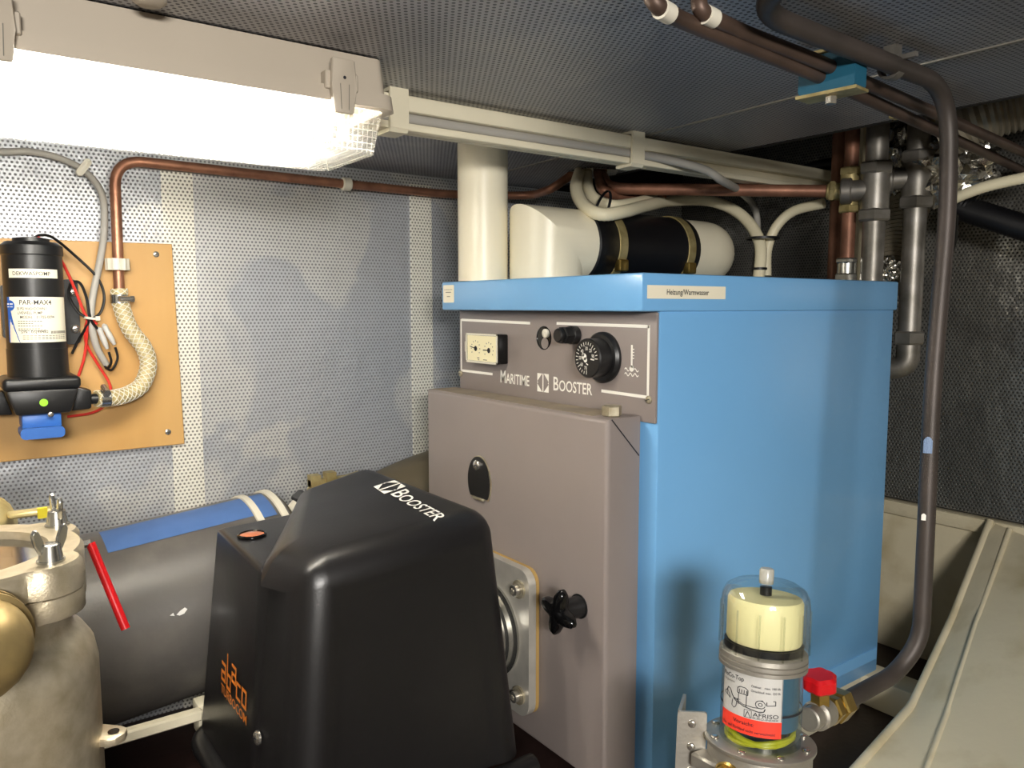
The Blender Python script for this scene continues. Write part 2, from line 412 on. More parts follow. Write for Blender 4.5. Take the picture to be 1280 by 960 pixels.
bm = BM(); box(bm, (-1.7, -1.7, ZF), (2.1, -1.65, 1.5)); struct('wall_right', bm, M_CREAM, 'cream wall on the camera side of the room', 'wall')
bm = BM(); box(bm, (-1.7, -1.65, ZF), (-1.65, 1.8, 1.5)); struct('wall_front', bm, M_CREAM, 'cream wall at the near end of the room', 'wall')
bm = BM(); box(bm, (-1.65, -1.65, ZC + .05), (1.42, 1.805, ZC + .09)); ce = struct('ceiling', bm, M_DARK, 'low ceiling of perforated metal sheets above lamp and pipes', 'ceiling')
def slab(name, poly, z0, z1, m, parent):
    b = BM(); prism(b, poly, (0, 0, z0), (1, 0, 0), (0, 1, 0), (0, 0, z1 - z0)); return obj(name, b, m, parent, smooth=0)
slab('ceiling_sheet', [(-1.65, -1.65), (1.118, -1.65), (1.118, .6), (1.16, 1.80), (-1.65, 1.80)], ZC, ZC + .006, M_CEIL, ce)
slab('ceiling_sheet', [(1.122, -1.65), (1.42, -1.65), (1.42, 1.80), (1.165, 1.80), (1.122, .6)], ZC + .001, ZC + .007, M_CEIL, ce)
slab('seam_strip', [(1.117, -1.65), (1.123, -1.65), (1.123, .6), (1.166, 1.80), (1.159, 1.80), (1.117, .6)], ZC - .002, ZC + .001, M_ALU, ce)
child_box('edge_plate', (1.41, -1.65, ZC), (1.424, 1.80, ZC + .09), M_DARK, ce)
bm = BM(); box(bm, (1.42, -1.65, 1.42), (2.1, 1.805, 1.46)); struct('ceiling_upper', bm, M_DARK, 'dark deck underside above the pipes at the back', 'ceiling')

# sloping hull frame, bottom right
def surf(name, rows, thick, m):
    b = BM(); g = [[b.verts.new(p) for p in r] for r in rows]
    g2 = [[b.verts.new(Vector(p) + Vector(thick)) for p in r] for r in rows]
    n, k = len(rows), len(rows[0])
    for i in range(n - 1):
        for j in range(k - 1):
            b.faces.new((g[i][j], g[i][j+1], g[i+1][j+1], g[i+1][j])); b.faces.new((g2[i][j], g2[i+1][j], g2[i+1][j+1], g2[i][j+1]))
    for i in range(n - 1):
        for j in (0, k - 1): b.faces.new((g[i][j], g[i+1][j], g2[i+1][j], g2[i][j]))
    for j in range(k - 1):
        for i in (0, n - 1): b.faces.new((g[i][j], g[i][j+1], g2[i][j+1], g2[i][j]))
    return b
rows = [[(1.9680, 0.7965, 0.2969), (1.7383, 0.7650, 0.1326), (1.5150, 0.7350, 0.0118), (1.2361, 0.7000, -0.0147), (0.80, .60, -.095)],
        [(1.9680, 0.7549, 0.2874), (1.6980, 0.7000, 0.1550), (1.4880, 0.6550, 0.0420), (1.2784, 0.6000, -0.0006), (0.80, .50, -.095)],
        [(1.9680, 0.6447, 0.2628), (1.7073, 0.5500, 0.1790), (1.3948, 0.4800, 0.0524), (1.1895, 0.4000, 0.0017), (0.75, .32, -.095)],
        [(1.968, .10, .62), (1.60, .06, .50), (1.30, .03, .40), (.95, .02, .30), (.70, .02, .22)]]
bm = surf('hull', rows, (0, -.01, -.02), M_HULL)
struct('wall_hull', bm, M_HULL, 'sloping stained cream hull plating at lower right corner', 'hull plate', 60)
tb = BM(); tube(tb, fillet([(1.9680, 0.7965, 0.2969), (1.7383, 0.7650, 0.1326), (1.5150, 0.7350, 0.0118), (1.2361, 0.7000, -0.0147)], .02, 3), .009, 8)
struct('trim_2', tb, M_HULL, 'rounded cream weld edge running down the hull frame', 'trim', 60)

tb = BM(); tube(tb, fillet([(1.9660, 0.7542, 0.2879), (1.7028, 0.7020, 0.1532), (1.4925, 0.6570, 0.0397), (1.2826, 0.6020, -0.0033)], .02, 3), .006, 8)
struct('trim_3', tb, M_HULL, 'thin cream weld bead in the angle of the hull frame', 'trim', 60)
# floor beams
def beam(name, lo, hi, label):
    b = BM(); box(b, lo, hi); bev(b, .004, 2); return tag(obj(name, b, M_CREAM), label, 'beam')
beam('support_beam', (.92, .90, ZF), (1.62, .96, -.002), 'cream beam under the right edge of the blue boiler')
beam('support_beam', (.92, 1.38, ZF), (1.62, 1.44, -.002), 'cream beam under the left edge of the blue boiler')
beam('cross_beam', (1.645, .70, ZF), (1.72, 1.40, -.03), 'short cream cross beam at the floor behind the boiler corner')
pb_ = thing('pipe_bearer', 'thin cream rail with end block below the grey exhaust pipe', 'rail', (.2, 1.42, ZF))
b = BM(); box(b, (-.25, 1.41, .060), (.34, 1.43, .080)); bev(b, .003, 1); obj('rail', b, M_CREAM, pb_)
b = BM(); box(b, (.335, 1.425, .022), (.44, 1.465, .082)); bev(b, .004, 2); obj('end_block', b, M_CREAM, pb_)
b = BM(); box(b, (.41, 1.43, ZF), (.44, 1.46, .03)); obj('post', b, M_CREAM, pb_)

# ------------------------------------------------------------------ boiler
bo = thing('boiler', 'light blue heating boiler with grey door and control panel', 'boiler', (1.27, 1.165, 0))
b = BM(); box(b, (.922, .870, 0), (1.628, 1.458, .795)); bev(b, .004, 2); obj('casing', b, M_BLUE, bo)
b = BM(); box(b, (.876, .8645, .792), (1.632, 1.4635, .852)); bev(b, .004, 2); lid = obj('lid', b, M_BLUE, bo)
b = BM(); box(b, (1.05, .8685, .03), (1.62, .870, .055)); obj('lower_crease', b, M_BLUE, bo)
# printed labels on the lid
bm = BM(); prism(bm, rrect(.186, .021, .001), (0, 0, 0), (1, 0, 0), (0, 0, 1), (0, .0006, 0)); bmesh.ops.translate(bm, verts=bm.verts, vec=(.979, .8636, .8225))
lb = obj('name_label', bm, M_LABEL, lid); lb['label'] = 'white strip label reading Heizung/Warmwasser'
lettering('label_text', [('Heizung/Warmwasser', .0125, 1.0)], M_INK, lb, plane_map((.929, .8636, .8185), (1, 0, 0), (0, 0, 1)), width=.100)
bm = BM(); prism(bm, rrect(.043, .037, .003), (.8755, 1.4335, .8265), (0, -1, 0), (0, 0, 1), (-.0004, 0, 0)); st = obj('sticker', bm, M_LABEL, lid); st['label'] = 'small cream square sticker'
v, f = strokes([(-.016 + .003 * i, .008, -.0142 + .003 * i, .0095) for i in range(11)] + [(-.011, .0025, .011, .004), (-.006, -.0065, .007, -.005)])
put2d('sticker_print', v, f, M_INKGREY, st, plane_map((.875, 1.4335, .8265), (0, -1, 0), (0, 0, 1)))
# control panel
PX = .917
b = BM(); box(b, (PX, .872, .612), (.923, 1.458, .791)); bev(b, .0025, 2); pn = obj('control_panel', b, M_GREY, bo)
def on_panel(y, z): return plane_map((PX, y, z), (0, -1, 0), (0, 0, 1))
def P(y, z): return (y * 1.0362, (z - .8) * 1.0362 + .8)        # measured on a nearer plane
fr = []
for x0, z0, x1, z1 in ((1.3981, .7720, 1.160, .7690), (1.3990, .7735, 1.3990, .6640), (1.3994, .6655, 1.2833, .6655),
                       (1.0827, .7700, .857, .7690), (.8575, .7712, .8575, .6575), (.8575, .6590, .9639, .6600)):
    a, c = P(x0, z0), P(x1, z1); fr.append(lineq(-a[0], a[1], -c[0], c[1], .0052))
v, f = strokes(fr); put2d('printed_frame', v, f, M_WHITE, pn, plane_map((PX, 0, 0), (0, -1, 0), (0, 0, 1)))
BOLD[0] = 0.012
lettering('brand_text', [('M', .036, .78), ('ARITIME', .0285, .78)], M_WHITE, pn, on_panel(*P(1.2556, .6515)), width=.093 * 1.04, gap=.0015)
lettering('brand_text', [('B', .036, .78), ('OOSTER', .0285, .78)], M_WHITE, pn, on_panel(*P(1.0905, .6505)), width=.1035 * 1.04, gap=.0015)
def tb_logo(name, y, z, s, parent, mp, m=M_WHITE):
    q = [((-s, s), (-s, .12 * s), (-.14 * s, s)), ((-s, -s), (-.14 * s, -s), (-s, -.12 * s)), ((s, s), (.14 * s, s), (s, .12 * s)), ((s, -s), (s, -.12 * s), (.14 * s, -s)),
         ((-.09 * s, -s), (.09 * s, -s), (.09 * s, s), (-.09 * s, s)), ((-s, .14 * s), (-s, -.14 * s), (-.84 * s, 0)), ((s, -.14 * s), (s, .14 * s), (.84 * s, 0))]
    v_, f_ = strokes(q); return put2d(name, v_, f_, m, parent, mp)
yy, zz = P(1.121, .661); tb_logo('brand_logo', 0, 0, .0175, pn, on_panel(yy, zz))
BOLD[0] = 0.008
# gauge
gy, gz = P(1.286, .7175); b = BM(); box(b, (PX - .026, gy - .058, gz - .030), (PX, gy + .058, gz + .030)); bev(b, .003, 2)
ga = obj('gauge', b, M_GLOSSBLACK, pn); ga['label'] = 'black framed gauge with two needles'
b = BM(); box(b, (PX - .0265, gy - .056, gz - .026), (PX - .0255, gy + .052, gz + .026)); obj('gauge_dial', b, M_DIAL, ga, smooth=0)
gm = plane_map((PX - .0267, gy, gz), (0, -1, 0), (0, 0, 1))
def disc(cx, cy, r, n=14): return [(cx + r * math.cos(2 * math.pi * i / n), cy + r * math.sin(2 * math.pi * i / n)) for i in range(n)]
q = []
for cx, cy in ((-.020, -.001), (.028, -.003)):
    q += [disc(cx, cy, .0055), lineq(cx, cy, cx - .021, cy + (.004 if cx < 0 else 0), .0018)]
v, f = strokes(q); put2d('gauge_needles', v, f, M_INK, ga, gm)
q = []
for cx, cy in ((-.020, -.001), (.028, -.003)):
    for a in range(-30, 211, 30): q.append(lineq(cx + .0145 * math.cos(R(a)), cy + .0145 * math.sin(R(a)), cx + .0172 * math.cos(R(a)), cy + .0172 * math.sin(R(a)), .0022))
q += [(-.014, -.021, -.006, -.019), (-.012, -.0245, -.006, -.023), (.008, -.0235, .022, -.022)]
v, f = strokes(q); put2d('gauge_print', v, f, M_INKGREY, ga, gm)
b = BM(); box(b, (PX - .0275, gy - .058, gz - .0305), (PX - .0262, gy - .054, gz + .0305)); box(b, (PX - .0275, gy + .054, gz - .0305), (PX - .0262, gy + .058, gz + .0305))
box(b, (PX - .0275, gy - .058, gz + .0265), (PX - .0262, gy + .058, gz + .0305)); box(b, (PX - .0275, gy - .058, gz - .0305), (PX - .0262, gy + .058, gz - .0265)); obj('gauge_rim', b, M_WHITEPLAST, ga, smooth=0)
b = BM(); box(b, (PX - .020, gy + .056, gz - .010), (PX - .010, gy + .074, gz + .012)); bev(b, .001, 1); obj('gauge_tab', b, M_WHITEPLAST, ga)
# round recess with white reset button
hy, hz = P(1.1192, .743); b = BM(); lathe(b, (PX + .001, hy, hz), (-1, 0, 0), [(.0215, 0), (.0225, .0016), (.0205, .0022), (.0200, .0014)], 24)
rc = obj('reset_recess', b, M_GLOSSBLACK, pn); rc['label'] = 'round black recess with cream button'
b = BM(); lathe(b, (PX, hy - .009, hz + .009), (-1, 0, 0), [(.0085, 0), (.0085, .0055), (.006, .0072)], 16); obj('reset_button', b, M_WHITEPLAST, rc)
b = BM(); lathe(b, (PX - .0012, hy - .005, hz - .010), (-1, 0, 0), [(.0105, 0), (.0105, .0012)], 16); obj('recess_disc', b, M_GREY, rc)
# safety cap
cy_, cz_ = P(1.030, .751); b = BM(); cyl(b, (PX, cy_, cz_), (PX - .016, cy_, cz_), .0165, seg=20, ch=.002); hexa(b, (PX - .014, cy_, cz_), (PX - .034, cy_, cz_), .0165); cyl(b, (PX - .034, cy_, cz_), (PX - .044, cy_, cz_), .0125, seg=18, ch=.002)
obj('safety_cap', b, M_BLACK, pn)['label'] = 'small black hexagonal cap'
# thermostat knob
ky, kz = P(.960, .716); b = BM(); lathe(b, (PX, ky, kz), (-1, 0, 0), [(.044, 0), (.044, .005), (.040, .010), (.034, .011)], 36); kb = obj('thermostat_bezel', b, M_BLACK, pn)
b = BM(); lathe(b, (PX - .010, ky, kz), (-1, 0, 0), [(.0335, 0), (.0335, .026), (.0315, .028)], 40); kn = obj('thermostat_knob', b, M_BLACK, pn); kn['label'] = 'black round dial with white numbers'
km = plane_map((PX - .0382, ky, kz), (0, -1, 0), (0, 0, 1)); q = []
for i in range(21):
    a = R(0 + i * 270 / 20); l = .0225 if i % 4 else .0205; q.append(lineq(l * math.cos(a), l * math.sin(a), .0275 * math.cos(a), .0275 * math.sin(a), .0013))
q += [disc(-.006, .002, .006), disc(-.003, -.003, .0045), disc(-.009, .0055, .003), lineq(-.001, -.009, .004, -.011, .002), lineq(.010, -.001, .019, -.002, .0022)]
v, f = strokes(q); put2d('dial_marks', v, f, M_WHITE, kn, km)
for sx, a in (('90', 15), ('20', 55), ('30', 92), ('40', 135), ('50', 180), ('60', 222), ('70', 262)):
    lettering('dial_number', [(sx, .0085, .8)], M_WHITE, kn, plane_map((PX - .0382, ky - .0165 * math.cos(R(a)), kz + .0165 * math.sin(R(a)) - .003), (0, -1, 0), (0, 0, 1)), center=True)
# thermometer symbol
ty, tz = P(.8938, .717); q = [lineq(0, -.015, 0, .023, .0042), disc(0, -.016, .0052)] + [lineq(.0021, .001 + .005 * i, .0055, .001 + .005 * i, .0016) for i in range(4)]
for row, dy in ((0, -.018), (1, -.026)):
    pts = [(-.016 + .032 * i / 16, dy + .0028 * math.sin(i / 16 * 6 * math.pi)) for i in range(17)]
    q += [lineq(*a, *c, .0017) for a, c in zip(pts, pts[1:]) if row or abs((a[0] + c[0]) / 2) > .006]
v, f = strokes(q); put2d('thermometer_symbol', v, f, M_WHITE, pn, on_panel(ty, tz))
for y, z in (P(1.4026, .6585), P(.855, .6555)): screw('panel_screw', (PX, y, z), (-1, 0, 0), .0065, M_DULLZINC, pn, 0.6)
# door
DX = .842
b = BM(); box(b, (DX, .902, .002), (.914, 1.474, .622)); 
es = [e for e in b.edges if abs(e.verts[0].co.x - DX) < 1e-5 and abs(e.verts[1].co.x - DX) < 1e-5]
bmesh.ops.bevel(b, geom=es, offset=.009, segments=4, profile=.5, affect='EDGES')
dr = obj('door', b, M_GREY, bo); dr['label'] = 'grey sheet metal burner door'
v, f = strokes([lineq(-.004, .6215, .058, .557, .0022)]); put2d('corner_joint', v, f, M_INK, dr, plane_map((DX + .012, .902, 0), (1, 0, 0), (0, 0, 1)))
b = BM(); box(b, (.852, .95, .6216), (.912, 1.468, .6226)); obj('dust_film', b, M_DUST, dr, smooth=0)
b = BM(); hexa(b, (.875, .928, .6225), (.875, .928, .640), .0165); obj('hinge_bolt', b, M_DULLZINC, dr)
# inspection cover
iy, iz = 1.268, .456
def eggp(s=1.0): return [(.038 * s * math.cos(t), .050 * s * math.sin(t) if math.sin(t) > -.62 else -.62 * .050 * s) for t in (2 * math.pi * i / 36 for i in range(36))]
b = BM(); prism(b, eggp(), (DX, iy, iz), (0, -1, 0), (0, 0, 1), (-.003, 0, 0)); ic = obj('inspection_cover', b, M_BLACK, dr); ic['label'] = 'black oval inspection flap with screw'
b = BM(); prism(b, eggp(1.07), (DX + .0005, iy - .0015, iz - .001), (0, -1, 0), (0, 0, 1), (-.0015, 0, 0)); obj('cover_edge', b, M_DULLZINC, ic)
b = BM(); box(b, (DX - .007, iy - .020, iz - .036), (DX - .001, iy + .017, iz - .031)); bev(b, .001, 1); obj('cover_lip', b, M_DULLZINC, ic)
screw('cover_screw', (DX - .003, iy + .002, iz + .033), (-1, 0, 0), .0105, M_SCREW, ic, 0.7)
# star knob
sy_, sz_ = .966, .298
b = BM(); cyl(b, (DX, sy_, sz_), (DX - .040, sy_, sz_), .0185, .0165, seg=20); sk = obj('knob_stem', b, M_BLACK, dr)
b = BM(); lathe(b, (DX - .036, sy_, sz_), (-1, 0, 0), [(.036, 0), (.042, .005), (.042, .013), (.036, .018), (.012, .021)], 60, shape=lambda t: .46 + .54 * max(0, math.cos(2.0 * t + .5)) ** 2.6 + .54 * max(0, -math.cos(2.0 * t + .5)) ** 2.6)
obj('star_knob', b, M_GLOSSBLACK, dr)['label'] = 'glossy black four armed star knob'
b = BM(); lathe(b, (DX, sy_, sz_), (-1, 0, 0), [(.021, 0), (.021, .002)], 20); obj('knob_washer', b, M_BLACK, dr)

# ------------------------------------------------------------------ burner
bu = thing('oil_burner', 'oil burner under black plastic hood bolted to boiler door', 'burner', (.55, 1.18, ZF))
FY, FZ = 1.190, .192
b = BM(); prism(b, rrect(.232, .275, .028), (DX - .001, FY, FZ), (0, 1, 0), (0, 0, 1), (-.007, 0, 0)); obj('gasket', b, M_GASKET, bu)
b = BM(); prism(b, rrect(.232, .275, .028), (DX - .0085, FY, FZ), (0, 1, 0), (0, 0, 1), (-.016, 0, 0)); fl = obj('flange_plate', b, M_ZINC, bu)
for sy in (-1, 1):
    for sz in (-1, 1):
        c = V(DX - .0245, FY + sy * .088, FZ + sz * .100); b = BM(); cyl(b, c, c + V(-.004, 0, 0), .017, seg=20); wsh = obj('washer', b, M_DULLZINC, fl)
        b = BM(); lathe(b, c + V(-.004, 0, 0), (-1, 0, 0), [(.0105, 0), (.0105, .011), (.009, .012), (.005, .012), (.005, .007)], 18); obj('flange_bolt', b, M_SCREW, fl)
b = BM(); lathe(b, (DX - .0245, FY, FZ), (-1, 0, 0), [(.088, 0), (.090, .006), (.083, .010), (.083, .020), (.078, .024), (.078, .036), (.070, .040), (.070, .12)], 40); obj('blast_tube_collar', b, M_STEEL, bu)
# hood
def hood():
    b = BM(); L = b.edges.layers.float.new('bevel_weight_edge')
    tz = lambda x, y: .446 + (x - .385) * .215 - .045 * (1.355 - y) / .335 * (x - .385) / .32
    T = [(.388, 1.022), (.374, 1.095), (.500, 1.350), (.648, 1.358), (.712, 1.018)]
    top = [b.verts.new((x, y, tz(x, y))) for x, y in T]
    zp = .424
    pk = [b.verts.new((.356, 1.112, zp - .006)), b.verts.new((.364, 1.366, zp - .004)), b.verts.new((.510, 1.372, zp))]
    zb = .055
    bot = [b.verts.new(p) for p in ((.345, .995, zb), (.334, 1.125, zb), (.334, 1.405, zb), (.560, 1.405, zb), (.735, 1.398, zb), (.748, .992, zb))]
    F = lambda *v: b.faces.new(v)
    F(top[0], top[1], top[2], top[3], top[4])
    F(pk[0], pk[1], pk[2]); F(top[1], pk[0], pk[2], top[2])
    fa = F(bot[0], bot[1], pk[0], top[1], top[0]); F(bot[1], bot[2], pk[1], pk[0]); F(bot[2], bot[3], pk[2], pk[1])
    F(bot[3], bot[4], top[3], top[2], pk[2]); F(bot[4], bot[5], top[4], top[3])
    fb = F(bot[5], bot[0], top[0], top[4])
    bmesh.ops.recalc_face_normals(b, faces=b.faces)
    def E(a, c, wt):
        e = b.edges.get((a, c))
        if e: e[L] = wt
    for a, c, wt in ((top[0], top[1], 1), (top[1], top[2], .6), (top[2], top[3], .5), (top[3], top[4], .6), (top[4], top[0], .85), (top[0], bot[0], .8), (top[4], bot[5], .7),
                     (pk[0], pk[1], .12), (pk[1], pk[2], .12), (pk[1], bot[2], .14), (top[3], bot[4], .5), (top[1], pk[0], .5), (pk[0], bot[1], .3), (pk[2], top[2], .3)): E(a, c, wt)
    return b
hd = obj('hood', hood(), M_HOOD, bu, smooth=0); hd['label'] = 'satin black moulded hood with sloping top'
md = hd.modifiers.new('bevel', 'BEVEL'); md.limit_method = 'WEIGHT'; md.width = .052; md.segments = 6; md.use_clamp_overlap = True
hd = bake(hd)
hb = BM(); hb.from_mesh(hd.data); hb.faces.ensure_lookup_table()
fB = max((f_ for f_ in hb.faces if f_.normal.y < -.9), key=lambda f_: f_.calc_area())
for th, dp in ((.006, 0), (.014, -.0045), (.012, -.002)): bmesh.ops.inset_region(hb, faces=[fB], thickness=th, depth=dp, use_even_offset=True)
hb.to_mesh(hd.data); hb.free()
for p in hd.data.polygons: p.use_smooth = True
if hasattr(hd.data, 'set_sharp_from_angle'): hd.data.set_sharp_from_angle(angle=R(32))
# raised side panel with soft rim on the right face
b = BM(); o_ = V(.375, .9875, .06)
# bottom lip
b = BM(); tube(b, fillet([(.76, .985, .035), (.335, .985, .035), (.328, 1.412, .035), (.755, 1.412, .035)], .05), .020, 12); obj('hood_lip', b, M_HOOD, bu)
b = BM(); box(b, (.37, 1.01, ZF), (.70, 1.36, .05)); bev(b, .02, 2); obj('burner_body', b, M_BLACK, bu)
# sight glass, screws, print
sgz = .4215
b = BM(); lathe(b, (0.3981, 1.2833, 0.4215), (0, 0, 1), [(.0235, 0), (.0235, .002), (.0205, .0035), (.0195, .002)], 24); sg = obj('sight_glass_ring', b, M_GLOSSBLACK, hd)
b = BM(); lathe(b, (0.3974, 1.2809, 0.4222), (0, 0, 1), [(.0195, 0), (.0195, .0015), (.012, .0025)], 24); obj('sight_glass', b, M_AMBER, sg)
from mathutils.bvhtree import BVHTree
ho_ = Vector((.55, 1.18, ZF)); BV = BVHTree.FromPolygons([v_.co + ho_ for v_ in hd.data.vertices], [list(p.vertices) for p in hd.data.polygons])
def front_map(y, z):      # laid onto the front face of the hood
    def g(x, y2):
        h = BV.ray_cast(Vector((0, y - x, z + y2)), Vector((1, 0, 0)))
        return h[0] + Vector((-.0009, 0, 0))
    return g
fm0 = front_map(1.288, .166); fm = lambda x, y: fm0(x * .92, y * .95); q = []
def glyph(segs, ox, oy, W, H):
    for x0, y0, x1, y1 in segs: q.append((ox + x0 * W, oy + y0 * H, ox + x1 * W, oy + y1 * H))
a_ = [(0, .82, 1, 1), (.78, 0, 1, .82), (0, 0, .78, .18), (0, .18, .22, .58), (.22, .42, .78, .58)]
bq = [(0, 0, .22, 1.7), (.22, 0, 1, .18), (.78, .18, 1, .8), (.22, .64, .78, .8)]
cq = [(0, 0, .22, 1), (.22, 0, 1, .18), (.22, .82, 1, 1)]; oq = cq + [(.78, .18, 1, .82)]
glyph(a_, 0, .022, .026, .034); glyph(bq, .032, .018, .024, .036); glyph(a_, .059, .040, .026, .032); glyph(cq, .086, .022, .024, .030); glyph(oq, .116, .022, .026, .032)
v, f = strokes(q); put2d('maker_logo', v, f, M_ORANGE, hd, fm)
lettering('maker_text', [('TURBOCOM', .0225, .8)], M_ORANGE, hd, fm, width=.145)
screw('hood_screw', front_map(1.108, .168)(0, 0), (-1, 0, .066), .0105, M_SCREW, hd, 0.7)
# Booster print on the sloping top
def top_map(x0, y0):
    def g(x, y):
        h = BV.ray_cast(Vector((x0 + y, y0 - x, 1.0)), Vector((0, 0, -1)))
        return h[0] + Vector((-.0002, 0, .0009))
    return g
tb_logo('brand_logo', 0, 0, .021, hd, top_map(.625, 1.228))
lettering('brand_text', [('B', .044, .85), ('OOSTER', .034, .85)], M_WHITE, hd, top_map(.611, 1.198), width=.150, gap=.0015)

# ------------------------------------------------------------------ ducts on the boiler lid
b = BM(); cyl(b, (.926, 1.378, .852), (.926, 1.378, ZC - .001), .052, seg=40); tag(obj('vertical_duct', b, M_CREAM_PIPE), 'upright cream pipe rising from blue boiler lid to ceiling', 'pipe')
EXX = 1.032
EY, EZ, ER = 1.300, .930, .076
el = thing('flue_elbow', 'mitred cream flue elbow on the boiler lid behind upright pipe', 'elbow', (EXX, EY, .852))
b = BM(); cyl(b, (EXX, EY, .852), (EXX, EY, EZ), ER, seg=40)
ring = []
def mitre():
    bb = BM(); n = 40; lo, mid, hi = [], [], []
    for i in range(n):
        t = 2 * math.pi * i / n; c, s_ = math.cos(t) * ER, math.sin(t) * ER
        lo.append(bb.verts.new((EXX + c, EY + s_, .852))); mid.append(bb.verts.new((EXX + c, EY + s_, EZ - c * 1.0))); hi.append(bb.verts.new((1.118, EY + s_, EZ - c)))
    for i in range(n):
        j = (i + 1) % n; bb.faces.new((lo[i], lo[j], mid[j], mid[i])); bb.faces.new((mid[i], mid[j], hi[j], hi[i]))
    bb.faces.new(lo[::-1]); bb.faces.new(hi); return bb
b.free(); obj('elbow_shell', mitre(), M_CREAM_PIPE, el, smooth=28)
cp = thing('rubber_coupling', 'thick black rubber coupling with brass band clamps above boiler', 'coupling', (1.22, EY, EZ))
b = BM(); lathe(b, (1.114, EY, EZ), (1, 0, 0), [(.0762, 0), (.0795, .003), (.0795, .024), (.0775, .027), (.0775, .27), (.0795, .275), (.079, .308), (.0762, .314)], 40); obj('rubber_sleeve', b, M_RUBBER, cp)
for x in (1.170, 1.385):
    b = BM(); lathe(b, (x, EY, EZ), (1, 0, 0), [(.0780, 0), (.0808, .001), (.0808, .022), (.0780, .023)], 40, caps=(False, False)); bd = obj('band_clamp', b, M_DULLBRASS, cp)
    b = BM(); box(b, (x - .002, EY - .082, EZ - .056), (x + .024, EY - .062, EZ - .030)); bev(b, .004, 2); obj('clamp_lug', b, M_BRASS, bd)
b = BM(); tube(b, fillet([(1.424, EY, EZ), (1.56, EY, EZ), (1.56, 1.79, EZ)], .09, 8), ER, 32); tag(obj('flue_duct', b, M_CREAM_PIPE), 'cream flue pipe turning toward the wall beyond black rubber coupling', 'pipe')

# ------------------------------------------------------------------ ceiling lamp
lp = thing('ceiling_lamp', 'lit fluorescent ceiling lamp with clear prismatic cover', 'lamp', (.18, 1.09, ZC))
LX0, LX1, LY0, LY1 = -.16, .510, .990, 1.188
def taper(z0, z1, i0, i1, m, name, r=.012):
    bb = BM(); lo = [bb.verts.new((x, y, z0)) for x, y in [(p[0] + (LX0 + LX1) / 2, p[1] + (LY0 + LY1) / 2) for p in rrect(LX1 - LX0 - 2 * i0, LY1 - LY0 - 2 * i0, r)]]
    hi = [bb.verts.new((x, y, z1)) for x, y in [(p[0] + (LX0 + LX1) / 2, p[1] + (LY0 + LY1) / 2) for p in rrect(LX1 - LX0 - 2 * i1, LY1 - LY0 - 2 * i1, r)]]
    n = len(lo)
    for i in range(n): bb.faces.new((lo[i], lo[(i + 1) % n], hi[(i + 1) % n], hi[i]))
    return bb, lo, hi
bb, lo, hi = taper(1.0865, ZC - .002, 0, .004, None, ''); bb.faces.new(hi); bb.faces.new(lo[::-1]); ho = obj('housing', bb, M_LAMPBODY, lp, smooth=50)
bb, lo, hi = taper(1.064, 1.084, -.012, -.010, None, '', .024); n = len(lo)
bb2, lo2, hi2 = taper(1.064, 1.084, .002, .002, None, '', .012); bb2.free()
inner = [bb.verts.new(v_) for v_ in [Vector((p[0] + (LX0 + LX1) / 2, p[1] + (LY0 + LY1) / 2, 1.064)) for p in rrect(LX1 - LX0 - .004, LY1 - LY0 - .004, .014)]]
for i in range(n): bb.faces.new((inner[i], inner[(i + 1) % n], lo[(i + 1) % n], lo[i]))
bb.faces.new(hi); obj('rim', bb, M_LAMPBODY, lp, smooth=50)
bb, lo, hi = taper(1.0842, 1.0868, .003, .003, None, ''); bb.faces.new(hi); bb.faces.new(lo[::-1]); obj('seam_shade', bb, M_RUBBER, lp, smooth=50)  # dark strip added to paint the shade in the seam under the housing
bb, lo, hi = taper(1.008, 1.066, .012, .002, None, '', .014); bb.faces.new(lo[::-1]); df = obj('prismatic_cover', bb, M_DIFF, lp, smooth=50); df['label'] = 'clear ribbed plastic lamp cover'
for y in (1.045, 1.133):
    b = BM(); cyl(b, (LX0 + .045, y, 1.043), (.448, y, 1.043), .013, seg=18); tu = obj('fluorescent_tube', b, M_TUBE, lp)
    b = BM(); cyl(b, (.448, y, 1.043), (.456, y, 1.043), .0132, seg=18); obj('tube_cap', b, M_STEEL, tu)
    b = BM(); box(b, (.456, y - .014, 1.026), (.474, y + .014, 1.066)); bev(b, .003, 1); obj('lamp_holder', b, M_WHITEPLAST, lp)
for x in (.437, .062):
    b = BM(); prism(b, [(-.0155, .116), (.0155, .116), (.017, .08), (.0135, .048), (-.0135, .048), (-.017, .08)], (x, LY0 - .013, 1.0), (1, 0, 0), (0, 0, 1), (0, -.010, 0)); bev(b, .0025, 2); lc = obj('latch', b, M_LAMPBODY, lp)
    b = BM(); box(b, (x - .0225, LY0 - .016, 1.078), (x + .0225, LY0 + .001, 1.101)); bev(b, .0015, 1); obj('latch_bracket', b, M_LAMPBODY, lc)
    v, f = strokes([disc(0, 0, .0022, 10)]); put2d('latch_hole', v, f, M_INK, lc, plane_map((x, LY0 - .0235, 1.092), (1, 0, 0), (0, 0, 1)))
    v, f = strokes([lineq(-.006, .084, -.005, .052, .001), lineq(.006, .084, .005, .052, .001)]); put2d('latch_groove', v, f, M_INKGREY, lc, plane_map((x, LY0 - .0235, 1.0), (1, 0, 0), (0, 0, 1)))
b = BM(); lathe(b, (0.2023, 0.9463, 1.1330), (0, 0, -1), [(.0, 0), (.018, .0), (.018, .005), (.012, .009)], 20, caps=(False, True)); obj('mounting_boss', b, M_LAMPBODY, lp)

